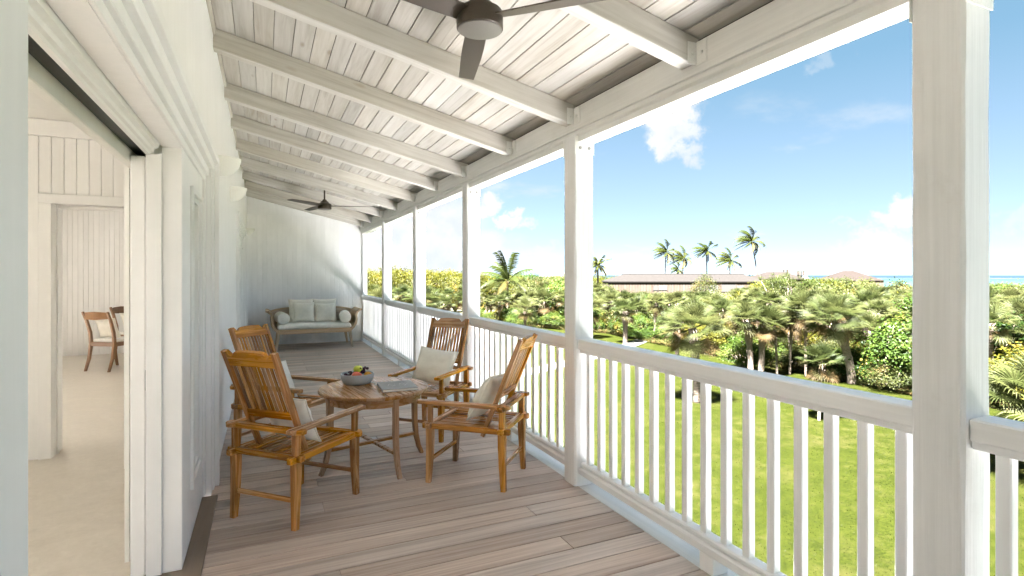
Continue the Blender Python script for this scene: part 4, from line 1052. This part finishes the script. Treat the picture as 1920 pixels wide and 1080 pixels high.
def palm_trunk(h, r0, r1, bend, seed, boots=True):
    rnd = random.Random(seed); mb = MB(); n = 9; pts = []; rs = []
    for i in range(n + 1):
        t = i / n; pts.append((bend[0] * t * t, bend[1] * t * t, -.15 + (h + .15) * t)); r = r0 + (r1 - r0) * t
        if boots and t > .62: r *= 1.35 + rnd.uniform(-.08, .15)
        if t < .05: r *= 1.25
        rs.append(r)
    mb.tube(pts, rs, 9)
    if boots:
        for i in range(26):                             # old leaf bases
            t = rnd.uniform(.66, .99); a = rnd.random() * 6.283; c = Vector((bend[0] * t * t, bend[1] * t * t, h * t)); q = Vector((math.cos(a), math.sin(a), .9)).normalized(); s_ = Vector((-math.sin(a), math.cos(a), 0)); b0 = c + Vector((math.cos(a), math.sin(a), 0)) * r1 * 1.1
            e = b0 + q * rnd.uniform(.10, .22); o = len(mb.v); mb.v += [tuple(b0 - s_ * .035), tuple(b0 + s_ * .035), tuple(e + s_ * .012), tuple(e - s_ * .012)]; mb.f.append((o, o + 1, o + 2, o + 3))
    return mb.mesh('trunk', True)
FAN = [fan_crown(100 + i, (26, 34, 30, 38, 24, 32, 28)[i], 30, (.55, .72, .62, .66, .5, .8, .6)[i], (.72, .82, .78, .7, .86, .8, .76)[i], (.12, .30, .2, .38, .15, .25, .42)[i]) for i in range(7)]; FAN_BIG = [fan_crown(300 + i, 38, 40, .80, .92, .28) for i in range(2)]
def place_palm(x, y, h, sc, crown, seed, label, bend=None, r0=.115, group='fan palms of the thicket', name='fan_palm'):
    rnd = random.Random(seed); root = empty(name, (x, y, ground_z(x, y)), 0)
    b = bend or (rnd.uniform(-.25, .25), rnd.uniform(-.25, .25)); ht = max(.5, h)
    link('trunk', palm_trunk(ht, r0, r0 * .85, b, seed), M['trunk'], root)
    o = link('crown', crown, M['fan'], root, (b[0], b[1], ht), (R(rnd.uniform(-8, 8)), R(rnd.uniform(-8, 8)), rnd.uniform(-.7, .7))); o.scale = (sc, sc, sc * rnd.uniform(.9, 1.1))
    tag(root, label, 'palm tree', group); return root
SPECIAL = [ # x, y, trunk height, crown scale, label, bend, trunk radius
    (15.78, 16.89, 2.95, .85, 'large fan palm standing alone on the lawn in front of the thicket', (-.15, .1), .15),
    (17.71, 13.02, 2.05, .52, 'small fan palm on a thin pale trunk on the lawn near the railing', (.05, -.05), .055),
    (25.10, 16.79, 3.1, .86, 'large fan palm with a stout leaning trunk at the right of the thicket edge', (-.75, .45), .19),
    (29.80, 19.20, 3.4, .85, 'fan palm with a dark ragged trunk behind the stout leaning palm', (.1, .0), .14),
    (22.40, 20.20, 2.85, .8, 'left of two close fan palms with stout dark trunks', (-.2, .1), .15),
    (22.95, 20.05, 2.6, .82, 'right of two close fan palms with stout dark trunks', (.1, -.1), .16),
    (23.60, 19.65, 2.55, .72, 'slender pale-trunked fan palm beside the close pair', (-.2, .0), .06),
    (24.40, 19.55, 2.9, .72, 'tallest slender pale-trunked fan palm in the middle of the thicket edge', (.2, .0), .06),
    (24.60, 18.80, 3.3, .75, 'slender pale-trunked fan palm right of the tallest one', (.05, .1), .065),
    (24.70, 33.90, 2.4, .95, 'fan palm with a thick short trunk beside the second post', (0, 0), .19),
    (19.57, 22.40, 2.6, .85, 'fan palm behind the one standing alone on the lawn', (.1, 0), .12),
    (17.60, 6.90, 1.9, 1.0, 'big fan palm cut off by the right edge of the photo', (0, 0), .16),
    (24.0, 38.0, 2.4, 1.05, 'bushy fan palm left of the second post behind the path', (0, 0), .14),
    (20.5, 42.5, 2.2, 1.0, 'silvery fan palm above the sideways teak chair', (0, 0), .13),
    (12.6, 46.5, 2.7, 1.15, 'big fan palm seen between the third and fourth posts', (0, 0), .15),
    (10.2, 52.5, 2.6, 1.15, 'fan palm seen in the narrow gap beside the fourth post', (0, 0), .15)]
for i, (x, y, h, sc, lab, bend, r0) in enumerate(SPECIAL):
    place_palm(x, y, h, sc, FAN_BIG[i % 2] if i in (0, 2, 11, 14) else FAN[i % 7], 50 + i, lab, bend, r0, 'fan palms at the thicket edge')

# ---- coconut palms
def coco_crown(seed, nf=17, wind=1.0, erect=0.):
    rnd = random.Random(seed); mb = MB()
    for i in range(nf):
        t = i / (nf - 1); az = i * 2.39996 + rnd.uniform(-.3, .3); el = R(78 - 88 * t + 25 * erect + rnd.uniform(-8, 8)); L = 2.6 * rnd.uniform(.85, 1.1)
        d = Vector((math.cos(az) * math.cos(el), math.sin(az) * math.cos(el), math.sin(el))); p = Vector((0, 0, 0)); n = 12; pts = [p.copy()]; ds = [d.copy()]
        for k in range(n): d = (d + Vector((0, 0, -.105)) + WIND * .10 * wind).normalized(); p = p + d * (L / n); pts.append(p.copy()); ds.append(d.copy())
        tr = rnd.uniform(.3, .75); tg = .7 if t > .93 else (.15 if t > .75 else 0)
        o = len(mb.v)
        for k, q in enumerate(pts): s_ = ds[k].cross(Vector((0, 0, 1))).normalized() * (.03 * (1 - k / n) + .006); mb.v += [tuple(q - s_), tuple(q + s_)]
        for k in range(n): mb.f.append((o + 2 * k, o + 2 * k + 1, o + 2 * k + 3, o + 2 * k + 2))
        tone(mb, 2 * n + 2, .8, .1)
        for k in range(1, n):
            for e in (0., .33, .66):
                q = pts[k] + (pts[k + 1] - pts[k]) * e; s_ = ds[k].cross(Vector((0, 0, 1))).normalized(); f = (k + e) / n; ll = .62 * math.sin(max(.12, min(1, f * 1.25)) * math.pi * .78) + .1
                for sg in (-1, 1):
                    dv = (s_ * sg + ds[k] * .75 + Vector((0, 0, rnd.uniform(-.25, .05))) + WIND * .45 * wind).normalized(); strap(mb, q, dv, ll, .13, 2, .75, rnd, tr + rnd.uniform(-.15, .15), tg, .3 * wind, ds[k])
    return mb.mesh('crown')
COCO = [coco_crown(7 + i, 24, 1.45) for i in range(3)]; COCO_E = coco_crown(21, 13, .25, .55)
def place_coco(x, y, h, sc, crown, label, bend, rz=0.):
    root = empty('coconut_palm', (x, y, ground_z(x, y))); link('trunk', palm_trunk(h, .17, .11, bend, int(x * 10), False), M['trunk'], root)
    o = link('crown', crown, M['coco'], root, (bend[0], bend[1], h), (0, 0, rz)); o.scale = (sc,) * 3
    for k in range(5): a = k * 1.26; MB().lathe([(0, -.12), (.09, -.06), (.11, 0), (.08, .08), (0, .12)], 8, (math.cos(a) * .22 + bend[0], math.sin(a) * .22 + bend[1], h - .22)).build('coconut', M['trunk'], root, smooth=True)
    tag(root, label, 'palm tree', 'coconut palms')
for (px_, py_, h, sc, v, lab, bend, rz) in (
    (86.7, 103.4, 10.4, 1.4, 0, 'leftmost of the five tall windblown coconut palms on the skyline', (.3, 0), .2), (90.6, 101.7, 8.9, 1.45, 1, 'second windblown coconut palm from the left, its fronds drooping low', (.2, 0), -.3),
    (99.6, 103.1, 10.9, 1.5, 2, 'third of the five windblown coconut palms on the skyline', (-.3, 0), .4), (96.9, 93.3, 8.2, 1.4, 1, 'fourth windblown coconut palm, with a yellowish left side', (0, 0), .1),
    (98.8, 87.0, 12.4, 1.5, 0, 'tallest coconut palm with a long bare curved trunk', (-1.3, .8), -.2), (41.9, 63.8, 6.4, .85, 2, 'coconut palm half hidden right behind the second post', (0, 0), 1.2),
    (74.0, 84.5, 6.1, .7, 0, 'small coconut palm showing over the ridge of the long building', (0, 0), .3)):
    place_coco(px_, py_, h, sc, COCO[v], lab, bend, rz)
place_coco(24.3, 54.8, 4.5, 1.35, COCO_E, 'young coconut palm with upright fronds between the second and third posts', (0, 0), .4)

# ---- shrubs
def shrub(seed, rx, rz_, nclump, nleaf, ls, kind='round', yel=.04):
    """crown of unit-ish size: leaf clumps through a lumpy volume, gaps between them"""
    rnd = random.Random(seed); mb = MB(); stems = MB()
    for c in range(nclump):
        a = rnd.random() * 6.283; u = rnd.uniform(-.35, 1.); rr = math.sqrt(max(0, 1 - u * u)) ; k = rnd.uniform(.55, 1.0) ** .6
        lump = 1 + .28 * mnoise.noise((math.cos(a) * 1.7 + seed, math.sin(a) * 1.7, u * 1.7)); ctr = Vector((math.cos(a) * rr * rx * k * lump, math.sin(a) * rr * rx * k * lump, rz_ * (.46 + .54 * u * k * lump))); ctr.z = max(.12, ctr.z)
        out = Vector((math.cos(a) * rr, math.sin(a) * rr, u + .45)).normalized(); tr = rnd.uniform(.15, .85); tg = rnd.uniform(.3, .9) if rnd.random() < yel else 0.
        if rnd.random() < .22: stems.tube([(0, 0, 0), tuple(ctr * .45 + Vector((0, 0, .05))), tuple(ctr)], [.035, .022, .008], 5)
        for q in range(nleaf):
            if kind == 'strap':
                az = q * 2.4 + rnd.random(); el = rnd.uniform(.1, 1.2); dv = Vector((math.cos(az) * math.cos(el), math.sin(az) * math.cos(el), math.sin(el))); dv = (dv + out * .4).normalized(); strap(mb, ctr, dv, ls * rnd.uniform(.8, 1.2), ls * .13, 2, .9, rnd, tr + rnd.uniform(-.15, .15), tg, .2); continue
            sp = ls * 1.9; p = ctr + Vector((rnd.gauss(0, sp), rnd.gauss(0, sp), rnd.gauss(0, sp * .7))); nrm = (out + Vector((rnd.uniform(-.9, .9), rnd.uniform(-.9, .9), rnd.uniform(-.3, .9)))).normalized()
            if p.z < .02: p.z = .02
            t1 = nrm.orthogonal().normalized(); ang_ = rnd.random() * 6.283; t2 = nrm.cross(t1); d1 = t1 * math.cos(ang_) + t2 * math.sin(ang_); d2 = nrm.cross(d1); L = ls * rnd.uniform(.7, 1.25); W = L * (.42 if kind == 'round' else .26)
            o = len(mb.v); mb.v += [tuple(p - d1 * L * .5), tuple(p + d2 * W + nrm * L * .08), tuple(p + d1 * L * .5 - nrm * L * .1), tuple(p - d2 * W + nrm * L * .08)]; mb.f.append((o, o + 1, o + 2, o + 3)); tone(mb, 4, tr + rnd.uniform(-.18, .18), tg)
    if not stems.v: stems.tube([(0, 0, 0), (0, 0, rz_ * .5)], .03, 5)
    return mb.mesh('foliage'), stems.mesh('stem', True)
SH = {'near': [shrub(400 + i, 1.15, 2.0, 150, 42, .085, 'round', .07) for i in range(4)], 'narrow': [shrub(430 + i, 1.1, 1.8, 130, 36, .095, 'narrow', .10) for i in range(3)],
      'far': [shrub(460 + i, 1.2, 1.9, 130, 30, .12, 'round', .05) for i in range(4)], 'mound': [shrub(520, 1.2, 1.9, 260, 16, .24, 'strap', .03)], 'strap': [shrub(500 + i, 1.2, 1.9, 70, 16, .42, 'strap', .04) for i in range(2)]}
def place_shrub(x, y, s, sz, fam, k, mat, label, group, name='leafy_shrub', rz=0.):
    root = empty(name, (x, y, ground_z(x, y)), rz); f, st = SH[fam][k % len(SH[fam])]
    key = (fam, k % len(SH[fam]), mat)
    if key not in _cache: c = f.copy(); c.materials.clear(); c.materials.append(M[mat]); _cache[key] = c
    for o in (link('foliage', _cache[key], M[mat], root), link('stem', st, M['stem'], root)): o.scale = (s, s, sz)
    tag(root, label, 'shrub', group)
# named shrubs
place_shrub(42.0, 33.7, 2.75, 2.75, 'mound', 0, 'bush_o', 'big rounded mound of strap-leaved shrub below the slatted tower', 'shrubs', 'strap_leaved_shrub')
place_shrub(39.5, 36.5, 1.7, 1.75, 'strap', 1, 'bush_y', 'yellowish strap-leaved shrub at the left foot of the big mound', 'shrubs', 'strap_leaved_shrub')
for i, (x, y, s, sz, k, m_, lab) in enumerate(((26.6, 15.2, 1.5, 1.55, 0, 'bush', 'glossy bright green shrub right of the stout leaning palm'), (27.8, 12.6, 1.7, 1.75, 1, 'bush', 'tall bright green shrub left of the near post'), (29.8, 15.6, 1.9, 1.95, 2, 'bush', 'dense round-leaved shrub behind the stout leaning palm'),
    (26.3, 10.6, 1.3, 1.2, 3, 'bush_y', 'yellow-green shrub right of the near post'), (28.5, 9.0, 1.9, 1.8, 0, 'bush', 'dark green shrub behind the palm at the right edge'), (26.0, 13.0, 1.0, .75, 2, 'bush_y', 'low yellow-flecked shrub at the lawn edge left of the near post'),
    (23.6, 21.6, 1.1, .85, 1, 'bush', 'low vivid green shrub behind the slender palms'), (15.5, 47.5, 1.1, .8, 2, 'bush', 'low vivid green shrub seen over the railing beside the third post'), (25.3, 15.0, .9, .7, 3, 'bush_o', 'low olive shrub at the foot of the stout leaning palm'),
    (32, 52, 1.5, 1.5, 1, 'bush_y', 'bright yellow-green shrub left of the second post in the middle distance'))):
    place_shrub(x, y, s, sz, 'near' if i < 8 else 'narrow', k, m_, lab, 'shrubs')
place_shrub(51.3, 53.6, 1.5, 2.75, 'narrow', 0, 'bush_o', 'sparse twiggy tree in front of the long building', 'shrubs', 'small_tree')

# scattered thicket: Poisson-like spots in front of the camera, canopy height following the ground
# how far below eye level the canopy tops out, as a slope, by compass direction (degrees from the porch axis)
DROP = [(9, -12), (12, -16), (18, -10), (21, -2), (28, 0), (31.5, 2), (33, 8), (34.5, 27), (37, 31), (46, 31), (48, 14), (49, 4), (51.5, 2), (53.5, 5), (56, 10), (58, 22), (61.5, 18), (65, 12), (70, 12), (76, 12)]
def region(az):
    for lim, t in ((13.2, 'beside the slim far post'), (20.5, 'between third and fourth posts'), (31, 'between second and third posts'), (48.5, 'below the long building'), (62, 'left of the near post'), (90, 'right of the near post')):
        if az < lim: return t
spots = [(s_[0], s_[1]) for s_ in SPECIAL] + [(42, 33.7), (39.5, 36.5), (26.6, 15.2), (27.8, 12.6), (29.8, 15.6), (26.3, 10.6), (28.5, 9.)]
rs = random.Random(5); nf = ns = 0; fwd = Vector((math.sin(YAW), math.cos(YAW)))
FAR_LAB = {'bush': 'leafy green', 'bush_y': 'yellow-green', 'bush_o': 'olive-green'}
tries = 0
while tries < 20000 and nf + ns < 470:
    tries += 1
    az = rs.uniform(8, 76); d = 24 + (140 - 24) * rs.random() ** 1.5; x, y = d * math.sin(R(az)), d * math.cos(R(az))
    if x < edge_x(y) + .8 and y < 58: continue
    mind = 1.15 + max(0, d - 28) * .046
    if any((x - a) ** 2 + (y - b) ** 2 < mind * mind for a, b in spots): continue
    q = Vector((x, y)) - ctr; lx = q.x * math.cos(ang) + q.y * math.sin(ang); ly = -q.x * math.sin(ang) + q.y * math.cos(ang)
    if abs(lx) < L / 2 + 2 and abs(ly) < D / 2 + 2: continue
    spots.append((x, y)); dep = Vector((x, y)).dot(fwd)
    cap_ = 5.1 - float(np.interp(az, [a for a, _ in DROP], [b for _, b in DROP])) / 1026 * dep
    row = 'front' if d < 38 else 'middle' if d < 70 else 'back'
    palm = rs.random() < (.72 if d < 75 else .5) and az > 10 and nf < 285
    if palm:
        tp = min(cap_, rs.uniform(3.2, 4.5)); tp = max(tp, 1.5); sc = rs.uniform(.72, 1.02) * (1 + max(0, d - 50) * .006)
        place_palm(x, y, max(.45, tp - 1.15 * sc), sc, FAN[nf % 7], 1000 + nf, f"fan palm in the thicket's {row}, {region(az)}", group=f'fan palms, {row}, {region(az)}'); nf += 1
    else:
        fam = 'near' if d < 42 else 'far'; m_ = rs.choice(['bush', 'bush_o', 'bush_o', 'bush_y'] if az > 24 else ['bush_y', 'bush_y', 'bush_y', 'bush_o'])
        if rs.random() < .2: fam = 'strap' if d > 36 else 'narrow'
        tp = min(max(1.2, cap_ * rs.uniform(.72, 1.0)), 6.) if d > 42 else min(cap_ * .8, rs.uniform(1.2, 2.5)); s = rs.uniform(1.0, 1.45) * (1 + max(0, d - 40) * .011)
        place_shrub(x, y, s, tp / 2.05, fam, ns, m_, f"{FAR_LAB[m_]} shrub in the thicket's {row}, {region(az)}", f'{FAR_LAB[m_]} shrubs, {row}, {region(az)}', rz=rs.random() * 6.28); ns += 1
for i in range(900):
    if ns > 299: break
    y = rs.uniform(-2, 52); x = edge_x(y) + .7 + 6 * rs.random() ** 1.5; d = math.hypot(x, y); az = math.degrees(math.atan2(x, y))
    if az < 14 or az > 74 or any((x - a) ** 2 + (y - b) ** 2 < .5 for a, b in spots): continue
    spots.append((x, y)); m_ = rs.choice(['bush', 'bush', 'bush_o', 'bush_y']); s = rs.uniform(.8, 1.25)
    place_shrub(x, y, s, rs.uniform(1.0, 2.1) / 2.05, rs.choice(['near', 'narrow']), ns, m_, f'low {FAR_LAB[m_]} shrub filling the thicket edge, {region(az)}', f'low {FAR_LAB[m_]} shrubs, {region(az)}', rz=rs.random() * 6.28); ns += 1
for i, (az, d, tp, sc, lab) in enumerate(((49.2, 88, 4.5, 1.7, 'round shrub hiding the pale hut roof left of the tower'), (53.2, 104, 4.6, 1.9, 'round shrub in front of the thatched hut, left end'), (54.4, 112, 4.35, 2.0, 'round shrub in front of the thatched hut, middle'),
        (55.6, 110, 4.5, 2.0, 'round shrub in front of the thatched hut, right of middle'), (57.0, 106, 4.4, 2.0, 'bushy shrub at the right end of the thatched hut'), (59.6, 78, 4.6, 1.3, 'dark shrub standing against the sea left of the near post'), (50.6, 100, 4.9, 1.8, 'leafy shrub at the foot of the slatted tower'))):
    place_shrub(d * math.sin(R(az)), d * math.cos(R(az)), sc, tp / 2.05, 'far', i, 'bush_o', lab, 'shrubs before the huts')
# belt of low trees closing the view along the shore
for i in range(46):
    az = 8 + 41.5 * (i + rs.uniform(.1, .9)) / 46; d = rs.uniform(118, 142); x, y = d * math.sin(R(az)), d * math.cos(R(az))
    q = Vector((x, y)) - ctr
    m_ = rs.choice(['bush_o', 'bush_o', 'bush_y', 'bush'] if az > 21 else ['bush_y', 'bush_y', 'bush_o']); tp = rs.uniform(4.9, 5.5) if az < 33 else rs.uniform(4.4, 4.95)
    if az < 20: tp += rs.uniform(.3, 1.0)
    place_shrub(x, y, rs.uniform(2.2, 3.0), tp / 2.05, 'far', i, m_, f'{FAR_LAB[m_]} shore tree on the skyline, {region(az)}', f'{FAR_LAB[m_]} shore trees, {region(az)}', 'shore_tree', rs.random() * 6.28)
print('palms', nf, 'shrubs', ns)

# look-alikes are told apart by their order from the left
ORD = ('first second third fourth fifth sixth seventh eighth ninth tenth eleventh twelfth thirteenth fourteenth fifteenth sixteenth seventeenth eighteenth nineteenth').split()
def ordinal(n):
    if n < 20: return ORD[n - 1]
    t_ = ('twent', 'thirt', 'fort', 'fift', 'sixt', 'sevent')[n // 10 - 2]; return t_ + 'ieth' if n % 10 == 0 else t_ + 'y-' + ORD[n % 10 - 1]
same = {}
for o in list(COL.objects):
    if o.parent is None and 'label' in o and o.get('category') in ('palm tree', 'shrub'): same.setdefault(o['label'], []).append(o)
for lab, os_ in same.items():
    if len(os_) < 2: continue
    os_.sort(key=lambda o: math.atan2(o.location.x, o.location.y))
    for i, o in enumerate(os_): o['label'] = f'{lab}, {ordinal(i + 1)} from left'

# low undergrowth along and inside the thicket edge
ug = MB(); ru = random.Random(9)
for i in range(15000):
    az = ru.uniform(8, 76); d = 23 + 40 * ru.random() ** 1.5; x, y = d * math.sin(R(az)), d * math.cos(R(az))
    if i % 2: y = ru.uniform(-4, 52); x = edge_x(y) + .15 + 4 * ru.random() ** 1.6
    if x < edge_x(y) + .15 and y < 58: continue
    z = ground_z(x, y); a = ru.random() * 6.283; tr = ru.uniform(.1, .8); tg = .8 if ru.random() < .45 else 0.; hgt = ru.uniform(.12, .8) * (1 if ru.random() < .7 else 1.6)
    for q in range(4):
        az2 = a + q * 1.7; dv = Vector((math.cos(az2) * .6, math.sin(az2) * .6, 1)).normalized(); strap(ug, Vector((x + ru.uniform(-.2, .2), y + ru.uniform(-.2, .2), z)), dv, hgt, .10, 2, 1.0, ru, tr, tg, .1)
tag(ug.build('undergrowth', M['bush_o']), 'low dry and green undergrowth at the foot of the thicket', 'undergrowth', kind='stuff')
# grass blades on the near lawn
gb = MB(); rg = random.Random(3)
for i in range(60000):
    az = rg.uniform(22, 82); d = 8.6 + 22 * rg.random() ** 1.25; x, y = d * math.sin(R(az)), d * math.cos(R(az))
    if x > edge_x(y) - .1 or x < 7.4: continue
    z = ground_z(x, y); a = rg.random() * 6.283; h = rg.uniform(.018, .042); w = rg.uniform(.006, .012) * (1 + d * .04); o = len(gb.v); cx, sx = math.cos(a), math.sin(a); b1 = rg.uniform(-.03, .03); b2 = rg.uniform(-.03, .03)
    gb.v += [(x - cx * w, y - sx * w, z), (x + cx * w, y + sx * w, z), (x + b1, y + b2, z + h)]; gb.f.append((o, o + 1, o + 2)); tone(gb, 3, rg.uniform(.2, .9), .6 if rg.random() < .08 else 0)
M['blade'] = leaf('grass_blade', [(.0044, .0066, .0005), (.0108, .0141, .001), (.0187, .022, .0025)], (.029, .025, .0083), .6, .3)
tag(gb.build('grass', M['blade']), 'short bright green grass blades of the lawn', 'grass', kind='stuff')
